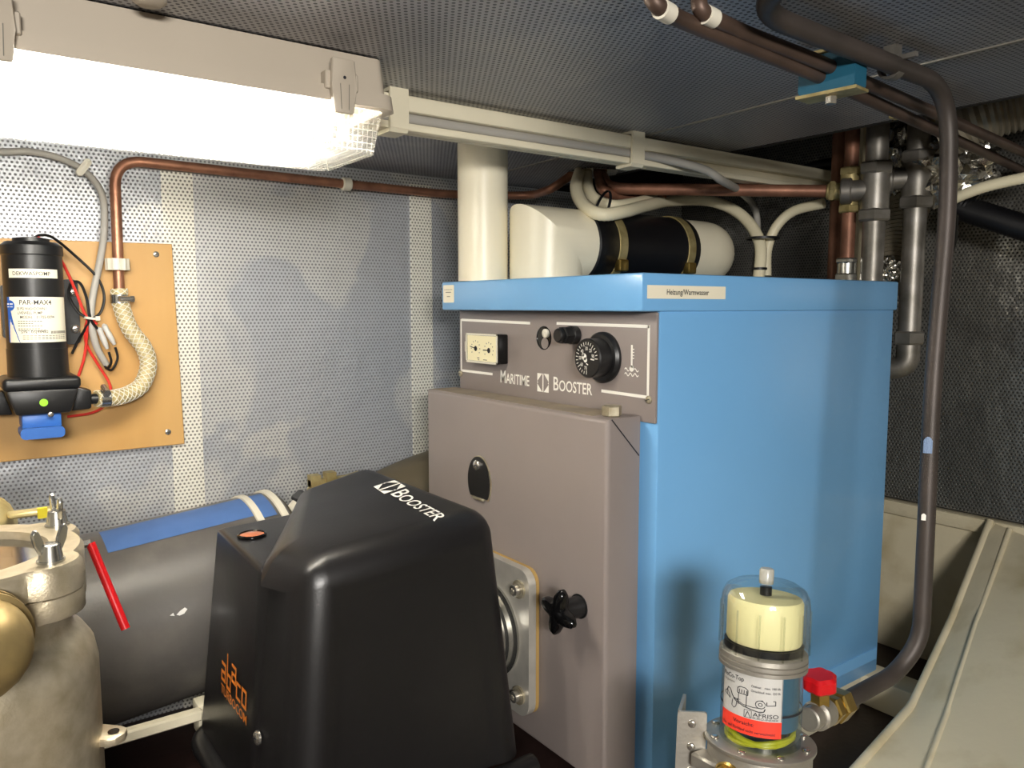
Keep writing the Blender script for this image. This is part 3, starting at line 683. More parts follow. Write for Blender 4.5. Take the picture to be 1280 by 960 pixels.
# ------------------------------------------------------------------ cable tray
tr = thing('cable_tray', 'cream painted cable tray along the ceiling right of the lamp', 'cable tray', (1.2, 1.2, ZC))
b = BM(); box(b, (.53, 1.134, 1.074), (1.90, 1.150, 1.1335)); bev(b, .002, 1); obj('back_plate', b, M_CREAM, tr)
b = BM(); box(b, (.53, 1.112, 1.102), (1.88, 1.1345, 1.127)); bev(b, .004, 2); obj('upper_rail', b, M_CREAM, tr)
b = BM(); box(b, (.53, 1.116, 1.074), (1.88, 1.1345, 1.086)); bev(b, .003, 2); obj('lower_rail', b, M_CREAM, tr)
for x in (.590, 1.105):
    b = BM(); prism(b, [(1.152, 1.134), (1.106, 1.134), (1.106, 1.074), (1.112, 1.068), (1.152, 1.068), (1.152, 1.0735), (1.1125, 1.0735), (1.1105, 1.128), (1.152, 1.1335)], (x - .016, 0, 0), (0, 1, 0), (0, 0, 1), (.032, 0, 0)); obj('tray_clip', b, M_CREAM, tr, smooth=0)
b = BM(); tube(b, spline([(.53, 1.124, 1.094), (.8, 1.124, 1.0935), (1.08, 1.122, 1.094), (1.18, 1.108, 1.090), (1.2622, 1.0790, 1.0744), (1.3236, 1.0822, 1.0583), (1.5201, 1.1886, 1.0643), (1.6975, 1.2810, 1.0457), (1.6980, 1.2712, 0.9686), (1.6855, 1.2678, 0.8670)], 8), .0085, 10); tag(obj('tray_cable', b, M_GREYCABLE), 'grey cable lying in the cream ceiling tray and dropping behind boiler', 'cable')

# ------------------------------------------------------------------ pump board
bd = thing('mounting_board', 'varnished plywood board screwed to perforated wall carrying the pump', 'board', (.15, WY - .015, .50))
b = BM(); prism(b, [(-.30, .925), (.4061, .9316), (.4151, .5015), (-.30, .4995)], (0, WY - .002, 0), (1, 0, 0), (0, 0, 1), (0, -.013, 0)); bev(b, .0012, 1); obj('plywood_panel', b, M_PLY, bd)
for x, z in ((.3736, .9086), (.3819, .5311)): screw('board_screw', (x, WY - .015, z), (0, -1, 0), .0062, M_SCREW, bd, .4)

# ------------------------------------------------------------------ wash-down pump
pu = thing('washdown_pump', 'black cylindrical water pump with cream label on plywood board', 'pump', (.143, 1.70, .60))
PXC, PYC, PR = .143, 1.702, .0485
b = BM(); lathe(b, (PXC, PYC, .722), (0, 0, 1), [(PR, 0), (PR, .170), (PR + .002, .172), (PR + .002, .188), (PR - .006, .195), (.030, .196), (.030, .202), (.018, .204)], 40); mo = obj('motor', b, M_GLOSSBLACK if False else M_BLACK, pu)
def wrap(z0, a0, r=PR + .0006, cx=PXC, cy=PYC):
    return lambda x, y: Vector((cx + r * math.sin(a0 + x / r), cy - r * math.cos(a0 + x / r), z0 + y))
def wrap_patch(w, h, n=20): 
    vv = [(-w / 2 + w * i / n, j * h) for j in (0, 1) for i in range(n + 1)]; return vv, [[i, i + 1, n + 2 + i, n + 1 + i] for i in range(n)]
VA = math.atan2(-PXC, PYC) * 0 - .085       # label centre angle, towards the viewer
b_ = put2d('rating_label', *wrap_patch(.113, .082), M_LABEL, mo, wrap(.735, VA + .12)); b_['label'] = 'cream rating label with blue corner'
v, f = [], []
n = 14
for i in range(n + 1):
    t = i / n; v += [(-.0565, .082 * t), (-.0565 + .024 - .018 * math.sin(t * math.pi / 2), .082 * t)]
for i in range(n): f.append([2 * i, 2 * i + 1, 2 * i + 3, 2 * i + 2])
put2d('blue_swoosh', v, f, M_BLUEPRINT, b_, wrap(.735, VA + .12, PR + .0009))
v, f = strokes([disc(-.049, .0665, .0095, 18)]); put2d('blue_emblem', v, f, M_BLUEPRINT, b_, wrap(.735, VA + .12, PR + .0010))
v, f = strokes([(-.0565, .068, -.043, .0705), (-.0565, .0635, -.043, .065)]); put2d('emblem_stripe', v, f, M_WHITE, b_, wrap(.735, VA + .12, PR + .0012))
for s_, sz, x, y, wd in (('PAR-MAX4', .0125, -.030, .068, .052), ('50 PSI WASHDOWN /', .0070, -.035, .0585, .048), ('LIVEWELL PUMP', .0070, -.034, .0510, .040), ('MODEL : 31705-0094', .0070, -.030, .0435, .056), ('S/N : 05J98482', .0070, -.030, .0170, .044)):
    lettering('label_text', [(s_, sz, 1.0)], M_INK, b_, wrap(.735 + y, VA + .12 + x / PR, PR + .0010), width=wd)
q = []
random.seed(3)
for y, l, c in ((.0375, .040, 9), (.0335, .026, 6), (.0295, .040, 9), (.0240, .036, 8), (.0210, .046, 9)):
    for i in range(c): q.append((-.035 + l / c * i, y, -.035 + l / c * (i + .75), y + .0015))
for y in (.0115, .0085, .0055):
    for i in range(13): q.append((-.028 + .006 * i, y, -.028 + .006 * i + .0048, y + .0012))
v, f = strokes(q); put2d('fine_print', v, f, M_INKGREY, b_, wrap(.735, VA + .12, PR + .0010))
v, f = strokes([(.018 + .0021 * i, .0155, .018 + .0021 * i + .0011, .0205) for i in range(17)]); put2d('barcode', v, f, M_INK, b_, wrap(.735, VA + .12, PR + .0010))
b_ = put2d('name_strip', *wrap_patch(.086, .016), M_LABEL, mo, wrap(.851, VA + .02)); b_['label'] = 'white strip reading DEKWASPOMP'
lettering('strip_text', [('DEKWASPOMP', .0098, 1.0)], M_INK, b_, wrap(.8555, VA - .034 / PR + .02, PR + .0010), width=.062)
b = BM(); lathe(b, (PXC, PYC, .668), (0, 0, 1), [(.050, 0), (.050, .012), (PR + .001, .030), (PR + .001, .055)], 40); obj('neck', b, M_BLACK, pu)
b = BM(); box(b, (PXC - .062, PYC - .060, .648), (PXC + .062, PYC + .055, .672)); bev(b, .008, 3); obj('pump_head_cover', b, M_BLACK, pu)
b = BM(); prism(b, [(-.058, .050), (.058, .050), (.044, .004), (-.044, .004)], (PXC, PYC - .056, .600), (1, 0, 0), (0, 0, 1), (0, .105, 0)); bev(b, .006, 2); ph = obj('pump_head', b, M_BLACK, pu)
b = BM(); lathe(b, (PXC + .0, PYC - .0575, .626), (0, -1, 0), [(.0068, 0), (.0068, .0006)], 20); obj('green_dot', b, M_GREEN, ph)
screw('head_screw', (PXC + .010, PYC - .054, .603), (0, -1, 0), .005, M_SCREW, ph)
for s_ in (-1, 1):
    b = BM(); prism(b, [(.046 * s_, .602), (.082 * s_, .604), (.084 * s_, .640), (.058 * s_, .648)], (PXC, PYC - .018, 0), (1, 0, 0), (0, 0, 1), (0, .040, 0)); bev(b, .004, 2); pt = obj('port', b, M_BLACK, pu)
    b = BM(); cyl(b, (PXC + s_ * .080, PYC + .002, .621), (PXC + s_ * .105, PYC + .002, .621), .010, seg=16); obj('port_barb', b, M_BLACK, pt)
b = BM(); box(b, (PXC - .035, PYC - .048, .578), (PXC + .028, PYC + .02, .604)); bev(b, .003, 2); sw = obj('pressure_switch', b, M_BLUEPLAST, pu)
b = BM(); prism(b, rrect(.070, .020, .008), (PXC - .004, PYC - .062, .571), (1, 0, 0), (0, 0, 1), (0, .06, 0)); obj('switch_cap', b, M_BLUEPLAST, sw)
b = BM(); prism(b, rrect(.030, .128, .010), (PXC + .066, 1.770, .789), (1, 0, 0), (0, 0, 1), (0, .015, 0)); bk = obj('mounting_bracket', b, M_BLACK, pu)
b = BM(); prism(b, rrect(.10, .10, .006), (PXC, 1.748, .79), (1, 0, 0), (0, 0, 1), (0, .036, 0)); obj('saddle', b, M_BLACK, pu)
for z in (.8283, .7558): screw('bracket_screw', (PXC + .072, 1.770, z), (0, -1, 0), .0085, M_SCREW, bk, .7)

# pipe, hose and wires round the pump
CP = 1.768
cpth = thing('wall_copper_pipe', 'copper pipe bending over the plywood board and along the wall', 'pipe', (.30, CP, .80))
b = BM(); tube(b, fillet([(.297, CP, .806), (.300, CP, 1.094), (.79, CP, 1.089), (1.08, CP, 1.088), (1.30, 1.70, 1.095), (1.2492, 1.5501, 1.0911), (1.2966, 1.5205, 1.1307)], .055, 8), .0105, 16); obj('pipe_run', b, M_COPPER, cpth)
for p, ax in (((.798, CP, 1.089), (1, 0, 0)),):
    b = BM(); cyl(b, V(*p) - V(.011, 0, 0), V(*p) + V(.011, 0, 0), .0155, seg=18, ch=.002); box(b, (p[0] - .009, CP, p[2] - .006), (p[0] + .009, WY, p[2] + .006)); obj('pipe_clip', b, M_WHITEPLAST, cpth)
b = BM(); lathe(b, (.2965, CP, .873), (0, 0, 1), [(.0215, 0), (.0215, .023)], 36, shape=lambda t: 1 + .06 * math.cos(12 * t)); obj('pipe_nut', b, M_WHITEPLAST, cpth)
hs = thing('braided_hose', 'clear braided hose curving from copper pipe to the pump outlet', 'hose', (.30, 1.75, .62))
hp = [(.297, CP, .835), (.2985, 1.766, .805), (.312, 1.762, .756), (.336, 1.755, .7147), (.342, 1.75, .678), (.326, 1.742, .640), (.298, 1.730, .624), (.268, 1.715, .6195), (.236, 1.704, .621)]
b = BM(); tube(b, spline(hp, 8), .0155, 18); hb = obj('hose_wall', b, M_HOSE, hs)
sp_ = spline(hp, 26); d0, u0, v0 = frame(sp_[1] - sp_[0]); Lc = 0; turns = []
for k in range(6):
    for sgn in (1, -1):
        dd, uu = d0.copy(), u0.copy(); pts = []; s_ = 0
        for i, p in enumerate(sp_):
            nd = (sp_[min(i + 1, len(sp_) - 1)] - sp_[max(i - 1, 0)]).normalized(); uu = dd.rotation_difference(nd) @ uu; dd = nd; vv_ = dd.cross(uu)
            if i: s_ += (p - sp_[i - 1]).length
            t = k * math.pi / 3 + sgn * s_ / .0105
            pts.append(p + (uu * math.cos(t) + vv_ * math.sin(t)) * .0156)
        turns.append(pts)
b = BM()
for pts in turns: tube(b, pts, .0010, 4)
br = obj('hose_braid', b, M_WHITEPLAST, hs); br['kind'] = 'stuff'
def hose_clamp(name, p, ax, r, parent, side):
    ax = Vector(ax).normalized(); p = Vector(p); b = BM(); lathe(b, p - ax * .009, ax, [(r, 0), (r + .0014, .0005), (r + .0014, .0175), (r, .018)], 24, caps=(False, False)); c = obj(name, b, M_STEEL, parent)
    s_ = Vector(side).normalized(); b = BM(); q_ = p + s_ * (r + .004); d, u, v = frame(s_); t_ = ax.cross(s_)
    cyl(b, q_ - t_ * .010, q_ + t_ * .012, .0062, seg=12); cyl(b, q_ + t_ * .012, q_ + t_ * .019, .0072, seg=6); obj('clamp_screw', b, M_SCREW, c)
hose_clamp('hose_clamp', (.297, CP, .815), (0, 0, 1), .0165, hs, (.25, -1, 0)); hose_clamp('hose_clamp', (.252, 1.709, .620), (1, .1, 0), .0165, hs, (0, -.4, 1))
def wire(name, pts, r, m, label, cat='wire', seg=8, group=None):
    b = BM(); tube(b, spline(pts, 7), r, seg); return tag(obj(name, b, m), label, cat, group)
gc = wire('grey_cable', [(-.10, 1.782, 1.06), (0.1083, 1.7820, 1.0880), (0.1600, 1.7820, 1.0938), (0.2131, 1.7820, 1.0846), (0.2537, 1.7820, 1.0609), (0.2775, 1.7820, 1.0207), (0.2760, 1.7750, 0.9488), (0.2629, 1.7650, 0.8843), (0.2478, 1.7600, 0.8206), (0.2423, 1.7570, 0.7731), (0.2489, 1.7600, 0.7219), (0.2673, 1.7700, 0.6819)], .0068, M_GREYCABLE, 'grey sheathed cable looping down the wall onto plywood board', 'cable', 10)
b = BM(); prism(b, rrect(.014, .040, .007), (0.2452, 1.7780, 1.0720), V(.82, 0, -.57), V(.57, 0, .82), (0, -.010, 0)); bev(b, .002, 2)
cc = tag(obj('cable_clip', b, M_WHITEPLAST), 'pale plastic saddle clip over grey cable on the wall', 'clip')
wire('red_wire', [(0.1548, 1.7000, 0.9263), (0.1742, 1.7200, 0.9168), (0.1964, 1.7450, 0.8844), (0.2136, 1.7480, 0.8388), (0.2282, 1.7500, 0.7922), (0.2340, 1.7480, 0.7733), (0.2323, 1.7600, 0.7335), (0.2270, 1.7650, 0.6968), (0.2161, 1.7700, 0.6617)], .0027, M_REDWIRE, 'red wire from pump top passing down beside the bracket')
wire('red_wire', [(0.2512, 1.7520, 0.7651), (0.2398, 1.7480, 0.7764), (0.2316, 1.7550, 0.7606), (0.2326, 1.7650, 0.7253), (0.2514, 1.7700, 0.6842), (0.2714, 1.7700, 0.6425), (0.2676, 1.7550, 0.6113), (0.2404, 1.7650, 0.5879), (0.1926, 1.7700, 0.5815)], .0027, M_REDWIRE, 'red wire swinging under the hose clamp to the pressure switch')
wire('black_wire', [(0.1471, 1.7000, 0.9245), (0.1585, 1.7100, 0.9316), (0.1811, 1.7300, 0.9298), (0.2174, 1.7550, 0.9010), (0.2553, 1.7600, 0.8602), (0.2679, 1.7600, 0.8239), (0.2598, 1.7550, 0.7889), (0.2396, 1.7480, 0.7732)], .0027, M_BLACKWIRE, 'black wire making the widest loop right of the pump motor')
wire('black_wire', [(0.2065, 1.7600, 0.8327), (0.2121, 1.7550, 0.8467), (0.2252, 1.7500, 0.8452), (0.2350, 1.7500, 0.8173), (0.2397, 1.7470, 0.7764), (0.2545, 1.7500, 0.7508)], .0027, M_BLACKWIRE, 'black wire arching over the upper bracket screw')
wire('black_wire', [(0.2065, 1.7600, 0.8327), (0.2076, 1.7550, 0.8125), (0.2197, 1.7500, 0.7891), (0.2353, 1.7470, 0.7733), (0.2299, 1.7550, 0.7543), (0.2193, 1.7680, 0.7335), (0.2076, 1.7750, 0.7066)], .0027, M_BLACKWIRE, 'black wire crossing behind the red wire beside lower bracket screw')
for (u0_, p0, p1, p2) in ((0, (0.2505, 1.7500, 0.7572), (0.2661, 1.7520, 0.7153), 0), (1, (0.2597, 1.7520, 0.7650), (0.2799, 1.7540, 0.7244), 0)):
    pass
bc = [tag(obj('butt_connector', lathe(BM(), p0, V(*p1) - V(*p0), [(.002, 0), (.0056, .004), (.0050, .018), (.0058, .022), (.0050, .036), (.003, .046)], 12), M_SILVERLABEL), lab, 'connector', 'butt connectors')
      for p0, p1, lab in (((0.2534, 1.7500, 0.7588), (0.2688, 1.7520, 0.7120), 'left of two shrink-wrapped wire connectors below the cable tie'), ((0.2626, 1.7520, 0.7650), (0.2826, 1.7540, 0.7211), 'right of two shrink-wrapped wire connectors below the cable tie'))]
wire('black_wire', [(0.2701, 1.7520, 0.7087), (0.2737, 1.7530, 0.6891), (0.2684, 1.7600, 0.6760), (0.2636, 1.7660, 0.6791)], .0025, M_BLACKWIRE, 'short black wire end curling below the left connector')
wire('black_wire', [(0.2825, 1.7540, 0.7179), (0.2860, 1.7550, 0.6950), (0.2756, 1.7600, 0.6724), (0.2652, 1.7680, 0.6756)], .0025, M_BLACKWIRE, 'longer black wire end curling below the right connector')
b = BM(); lathe(b, (0.2415, 1.7500, 0.7764), (.15, 0, 1), [(.0125, -.0022), (.0138, -.0022), (.0138, .0022), (.0125, .0022)], 18, caps=(False, False)); box(b, V(*(0.2517, 1.7420, 0.7764)) - V(.004, .004, .004), V(*(0.2517, 1.7420, 0.7764)) + V(.004, .004, .004)); tag(obj('cable_tie', b, M_WHITEPLAST), 'white cable tie bundling the pump wires to the grey cable', 'cable tie')

# ------------------------------------------------------------------ grey exhaust pipe behind the burner
SD = Vector((1, 0, .10)).normalized(); S0 = Vector((.3, 1.613, .206)); SR = .178
def sax(x): return S0 + SD * ((x - .3) / SD.x)
ex = thing('exhaust_muffler', 'large grey plastic exhaust pipe with blue tape lying along the wall', 'exhaust pipe', (.2, 1.61, .05))
a, c = sax(-.35), sax(.565); b = BM(); cyl(b, a, c, SR, seg=56); obj('pipe_shell', b, M_GREYPLAST, ex)
def arc_patch(x0, x1, a0, a1, r, n=10):
    d, u, v = SD, Vector((0, -1, 0)), None; v = d.cross(Vector((0, 1, 0))) * -1; v = Vector((0, 0, 1)); v = (v - d * v.dot(d)).normalized()
    b = BM(); g = [[b.verts.new(sax(x) + (u * math.cos(R(t)) + v * math.sin(R(t))) * r) for t in [a0 + (a1 - a0) * i / n for i in range(n + 1)]] for x in (x0, x1)]
    for i in range(n): b.faces.new((g[0][i], g[0][i+1], g[1][i+1], g[1][i]))
    return b
for x0, x1, a0, a1 in ((.235, .497, 64, 92), (.512, .540, 60, 92)): obj('blue_tape', arc_patch(x0, x1, a0, a1, SR + .0012), M_TAPE, ex)['label'] = 'strip of blue masking tape'
for x in (.498, .546):
    b = BM(); lathe(b, sax(x), SD, [(SR, 0), (SR + .004, .001), (SR + .004, .014), (SR, .015)], 56, caps=(False, False)); bc_ = obj('band_clamp', b, M_WHITEPLAST, ex)
    p = sax(x + .008) + Vector((0, -math.cos(R(40)), math.sin(R(40)))) * (SR + .008); b = BM(); box(b, p - V(.010, .008, .012), p + V(.010, .008, .012)); bev(b, .003, 2); obj('clamp_buckle', b, M_SCREW, bc_)
b = BM(); lathe(b, sax(.565), SD, [(SR, 0), (SR - .012, .010), (.130, .022), (.100, .030)], 48); obj('end_cone', b, M_OLIVE, ex)
v_, f_ = strokes([((-.009, -.002), (-.002, .003), (.006, .006), (.010, .002), (.004, -.004), (-.004, -.005)), ((-.02, 0), (-.014, .003), (-.012, -.003))])
dq = Vector((0, -math.cos(R(22)), math.sin(R(22))))
put2d('paint_fleck', v_, f_, M_SILVERLABEL, ex, lambda x, y: sax(.318 + x) + (Vector((0, -math.cos(R(16) + y / SR), math.sin(R(16) + y / SR)))) * (SR + .0012))
b = BM(); tube(b, spline([sax(.60), (.80, 1.645, .305), (1.0, 1.66, .352), (1.4, 1.66, .41), (1.70, 1.66, .45)], 8), .098, 36); tag(obj('exhaust_hose', b, M_OLIVE), 'olive dark exhaust hose between boiler door and wall', 'hose')
# brass valve on it
bv = thing('brass_valve', 'small brass drain valve behind the black burner hood', 'valve', (0.6447, 1.6200, 0.3820))
pc = V(*(0.6388, 1.6000, 0.3974)); K = 1.35
def q_(x, y, z): return pc + V(x, y, z) * K
b = BM(); cyl(b, q_(-.055, .005, -.050), q_(-.018, 0, -.012), .018 * K, seg=16); obj('stub', b, M_WHITEPLAST, bv)
b = BM(); hexa(b, q_(-.028, 0, -.020), q_(-.012, 0, -.008), .023 * K); obj('hex_nut', b, M_RUBBER, bv)
b = BM(); cyl(b, q_(-.012, 0, -.008), q_(.075, -.01, .012), .018 * K, seg=14, ch=.003); obj('valve_body', b, M_DULLBRASS, bv)
b = BM(); box(b, q_(-.012, -.010, .012), q_(.004, .008, .030)); box(b, q_(.014, -.010, .014), q_(.030, .008, .032)); box(b, q_(-.012, -.006, .010), q_(.05, .006, .022)); obj('valve_lever', b, M_DULLBRASS, bv)
for dx in (.004, .036):
    b = BM(); lathe(b, q_(dx, -.018, .002), (-.2, -1, 0), [(.010 * K, 0), (.010 * K, .006), (.006 * K, .007), (.006 * K, .002)], 14); obj('valve_port', b, M_BRASS, bv)

# ------------------------------------------------------------------ sea water strainer
SX, SY, SZ = -.008, .892, .566
stn = thing('water_strainer', 'cast bronze sea water strainer with glass lid and wing nuts', 'strainer', (SX, SY, ZF))
b = BM(); lathe(b, (SX, SY, ZF), (0, 0, 1), [(.06, 0), (.085, .12), (.10, .22), (.116, .30), (.121, .40), (.121, .545), (.118, .562), (.110, .575), (.101, .583), (.098, .590), (.098, .612), (.104, .618)], 56); obj('body', b, M_BRONZE, stn)
ears = [(R(-43), .106), (R(32), .114), (R(150), .11), (R(240), .11)]
def earshape(base, k):
    def f_(t): return base
    return f_
def ring_poly(r, n=96):
    out = []
    for i in range(n):
        t = 2 * math.pi * i / n; rr = r
        for a, er in ears:
            dlt = abs((t - a + math.pi) % (2 * math.pi) - math.pi); rr = max(rr, r + .016 * max(0, 1 - (dlt / .26) ** 2) ** .5 if dlt < .26 else rr)
        out.append((rr * math.cos(t), rr * math.sin(t)))
    return out
b = BM(); prism(b, ring_poly(.113), (SX, SY, SZ - .050), (1, 0, 0), (0, 1, 0), (0, 0, .022)); bev_e = [e for e in b.edges if abs(e.verts[0].co.z - e.verts[1].co.z) < 1e-6]
bmesh.ops.bevel(b, geom=bev_e, offset=.003, segments=2, profile=.5, affect='EDGES'); obj('body_flange', b, M_BRONZE, stn)
def lid_ring():
    b = BM(); P_ = ring_poly(.113); n = len(P_); z0, z1 = SZ - .027, SZ; o = lambda p, z: b.verts.new((SX + p[0], SY + p[1], z))
    sc = lambda p, k: (p[0] * k, p[1] * k)
    A0 = [o(p, z0) for p in P_]; A1 = [o(p, z1 - .005) for p in P_]; A2 = [o(sc(p, .97), z1) for p in P_]
    C0 = [o((.083 * math.cos(2 * math.pi * i / n), .083 * math.sin(2 * math.pi * i / n)), z1) for i in range(n)]; C1 = [o((.081 * math.cos(2 * math.pi * i / n), .081 * math.sin(2 * math.pi * i / n)), z0) for i in range(n)]
    for X_, Y_ in ((A0, A1), (A1, A2), (A2, C0), (C0, C1), (C1, A0)):
        for i in range(n): b.faces.new((X_[i], X_[(i + 1) % n], Y_[(i + 1) % n], Y_[i]))
    return b
lr = obj('lid_ring', lid_ring(), M_BRONZE, stn)
b = BM(); lathe(b, (SX, SY, SZ - .014), (0, 0, 1), [(.0815, 0), (.0815, .006)], 48); obj('lid_glass', b, M_PANE, lr)
b = BM(); lathe(b, (SX, SY, SZ - .060), (0, 0, 1), [(.078, 0), (.078, .002)], 40); obj('strainer_basket', b, M_STEEL, stn)
for a, er in ears[:2]:
    c = V(SX + er * math.cos(a), SY + er * math.sin(a), SZ)
    b = BM(); cyl(b, c, c + V(0, 0, .002), .012, seg=16); lathe(b, c + V(0, 0, .002), (0, 0, 1), [(.0105, 0), (.0085, .014), (.006, .015)], 14); wn = obj('wing_nut', b, M_STEEL, stn)
    for s_ in (-1, 1):
        d = V(math.cos(a + 1.2), math.sin(a + 1.2), 0); t_ = d.cross(V(0, 0, 1)); bb = BM()
        poly = [(.004, .004), (.010, .008), (.015, .018), (.017, .028), (.014, .033), (.010, .030), (.008, .020), (.005, .014)]
        prism(bb, [(s_ * x, z) for x, z in poly], c - t_ * .0022, d, (0, 0, 1), t_ * .0044); bev(bb, .001, 1); obj('wing', bb, M_STEEL, wn)
# side lug, outlets
lc_ = V(*(0.1185, 0.8547, 0.3678)); b = BM(); prism(b, [(-.05, -.017), (0, -.014), (.009, -.010), (.0125, 0), (.009, .010), (0, .014), (-.05, .017)], lc_, V(.75, -.66, 0), V(.66, .75, 0), (0, 0, -.009)); bev(b, .002, 2); lg = obj('fixing_lug', b, M_BRONZE, stn)
b = BM(); lathe(b, lc_ + V(0, 0, .0005), (0, 0, 1), [(.0055, 0), (.0055, .0008)], 16); obj('lug_hole', b, M_GLOSSBLACK, lg)
eb = V(*(0.0155, 0.7252, 0.5249)); dirv = (eb - V(SX, SY, eb.z)).normalized()
st0 = V(SX, SY, eb.z) + dirv * .095
b = BM(); tube(b, fillet([st0, eb + dirv * .01, eb + dirv * .012 + V(-.13, .09, -.03)], .06, 10), .036, 28); so = obj('outlet_elbow', b, M_BRONZE2, stn)
for k in (.012, .022): 
    b = BM(); lathe(b, st0 + dirv * (k + .01), dirv, [(.036, 0), (.0405, .0015), (.0405, .006), (.036, .0075)], 32, caps=(False, False)); obj('elbow_ring', b, M_BRONZE2, so)
b = BM(); tube(b, fillet([V(SX, SY, .53) + V(-.02, .08, 0), (0.0391, 1.1563, 0.5343), V(*(0.0391, 1.1563, 0.5343)) + V(-.1, .02, .02)], .05, 8), .037, 24); obj('inlet_elbow', b, M_DULLBRASS, stn)
hp_ = V(*(0.0809, 1.0909, 0.5521)); b = BM(); box(b, hp_ - V(.03, .01, .003), hp_ + V(.025, .012, .003)); bev(b, .002, 1); ha = obj('valve_arm', b, M_DULLBRASS, stn)
b = BM(); box(b, V(*(0.0831, 1.0468, 0.5603)) - V(.005, .003, .006), V(*(0.0831, 1.0468, 0.5603)) + V(.005, .003, .006)); obj('yellow_tag', b, M_YTUBE, ha)
# ball valve behind the strainer, only its red lever shows
sc_ = thing('ball_valve', 'valve with slim red lever hanging in front of the grey exhaust pipe', 'valve', (.045, 1.13, ZF))
b = BM(); cyl(b, (.045, 1.13, ZF), (.045, 1.13, .44), .026, seg=20); lathe(b, (.045, 1.13, .44), (0, 0, 1), [(.032, 0), (.032, .03), (.02, .045)], 6); obj('valve_body', b, M_BRONZE2, sc_)
b = BM(); a, c = V(*(0.1409, 1.1271, 0.4934)), V(*(0.1715, 1.0913, 0.3826)); tube(b, [a, a.lerp(c, .5), c.lerp(a, .03), c], .0058, 12); lv = obj('lever', b, M_RED, sc_); lv['label'] = 'red plastic coated lever'
b = BM(); tube(b, [(.045, 1.13, .478), a.lerp(V(.045, 1.13, .478), .4) + V(0, 0, .004), a], .005, 8); obj('lever_arm', b, M_STEEL, sc_)

# ------------------------------------------------------------------ oil de-aerator and filter
fo = thing('oil_filter', 'clear oil de-aerator with yellow float and printed label beside boiler', 'oil filter', (.770, .552, .283))
fo.rotation_euler = Vector((.0165, .0095, .1766)).to_track_quat('Z', 'Y').to_euler()
yaw_cam = math.atan2(-.548, -.777)         # direction from the filter to the viewer
fo.rotation_euler = (Quaternion(Vector((0, 0, 1)).cross(Vector((.093, .053, .994))).normalized(), Vector((0, 0, 1)).angle(Vector((.093, .053, .994))))).to_euler()
def FO(name, b, m, par=None, **k): return obj(name, b, m, par or fo, local=True, **k)
FR = .0470
b = BM(); lathe(b, (0, 0, 0), (0, 0, 1), [(FR, 0), (FR, .090)], 48, caps=(False, False)); fb = FO('lower_bowl', b, M_TINT)
b = BM(); lathe(b, (0, 0, .022), (0, 0, 1), [(FR * .92, 0), (FR * .92, .064)], 32); FO('filter_core', b, mat('dark teal oil', '3c6c86', .3, var=.15))
b = BM(); lathe(b, (0, 0, .087), (0, 0, 1), [(FR, 0), (.0515, .002), (.0515, .006), (.0500, .007), (.0515, .008), (.0515, .012), (.0500, .013), (.0515, .014), (.0510, .019), (.048, .022)], 48); tr_ = FO('threaded_ring', b, M_ALU)
b = BM(); lathe(b, (0, 0, .108), (0, 0, 1), [(.0520, 0), (.0520, .052), (.0505, .064), (.046, .073), (.036, .079), (.010, .082)], 48, caps=(False, True)); ch = FO('clear_dome', b, M_LENS)
b = BM()
for i in range(12):
    t = 2 * math.pi * i / 12; p = V(.0522 * math.cos(t), .0522 * math.sin(t), .108); tube(b, [p, p + V(0, 0, .03), p + V(0, 0, .052)], .0012, 6)
FO('dome_ribs', b, M_LENS, ch)
b = BM(); lathe(b, (0, 0, .186), (0, 0, 1), [(.0085, 0), (.0085, .016), (.007, .018)], 18); FO('vent_stud', b, mat('frosted clear plastic', 'd6d3c8', .25, trans=.5), ch)
b = BM(); lathe(b, (0, 0, .172), (0, 0, 1), [(.007, 0), (.007, .010)], 14); FO('vent_seat', b, M_BLACK, ch)
b = BM(); lathe(b, (0, 0, .118), (0, 0, 1), [(.0425, 0), (.044, .003), (.044, .048), (.042, .052)], 48); FO('float', b, M_YELLOW)['label'] = 'pale yellow float drum'
b = BM(); lathe(b, (0, 0, .109), (0, 0, 1), [(.046, 0), (.046, .008)], 36); FO('float_seat', b, M_BLACK)
b = BM(); lathe(b, (0, 0, .042), (0, 0, 1), [(FR + .0003, 0), (FR + .0003, .0025)], 48, caps=(False, False)); FO('fill_line', b, M_INK, fb)
# labels wrapped on the bowl
A0 = yaw_cam - .30
def fwrap(z0, off=0.0, r=FR + .0007): return lambda x, y: Vector((r * math.cos(A0 + (x + off) / r), r * math.sin(A0 + (x + off) / r), z0 + y))
W_ = .078
lbl = put2d('printed_label', *wrap_patch(W_, .050), M_SILVERLABEL, fb, fwrap(.0380), True); lbl['label'] = 'silver label with diagram of filter and burner'
rlb = put2d('warning_label', *wrap_patch(W_, .0190), M_REDLABEL, fb, fwrap(.0190), True); rlb['label'] = 'red warning strip reading Vorsicht'
def ry(z): return .038 + (z - .0245) * (.050 / .060) if z > .0245 else .019 + (z - .004) * (.019 / .0205)
def ft(s_, size, x, z, wd, par, m=M_INK): return lettering('label_text', [(s_, size * .85, 1.0)], m, par, fwrap(ry(z), x, FR + .0011), width=wd, local=True)
ft('FloCo-Top', .0085, -.037, .0735, .031, lbl); ft('Vorgewärmt', .0045, -.036, .0675, .018, lbl, M_INKGREY)
ft('Öldüse:   max. 100 l/h', .0042, .003, .0690, .033, lbl); ft('Ölrücklauf: max. 120 l/h', .0042, .003, .0625, .033, lbl)
ft('AFRISO', .0078, .006, .0295, .029, lbl); ft('EURO-INDEX', .0036, .006, .0260, .029, lbl)
ft('Vorsicht:', .0075, -.018, .0155, .026, rlb); ft('Vor- und Rücklauf nicht verwechseln!', .0055, -.036, .0075, .068, rlb)
q = []
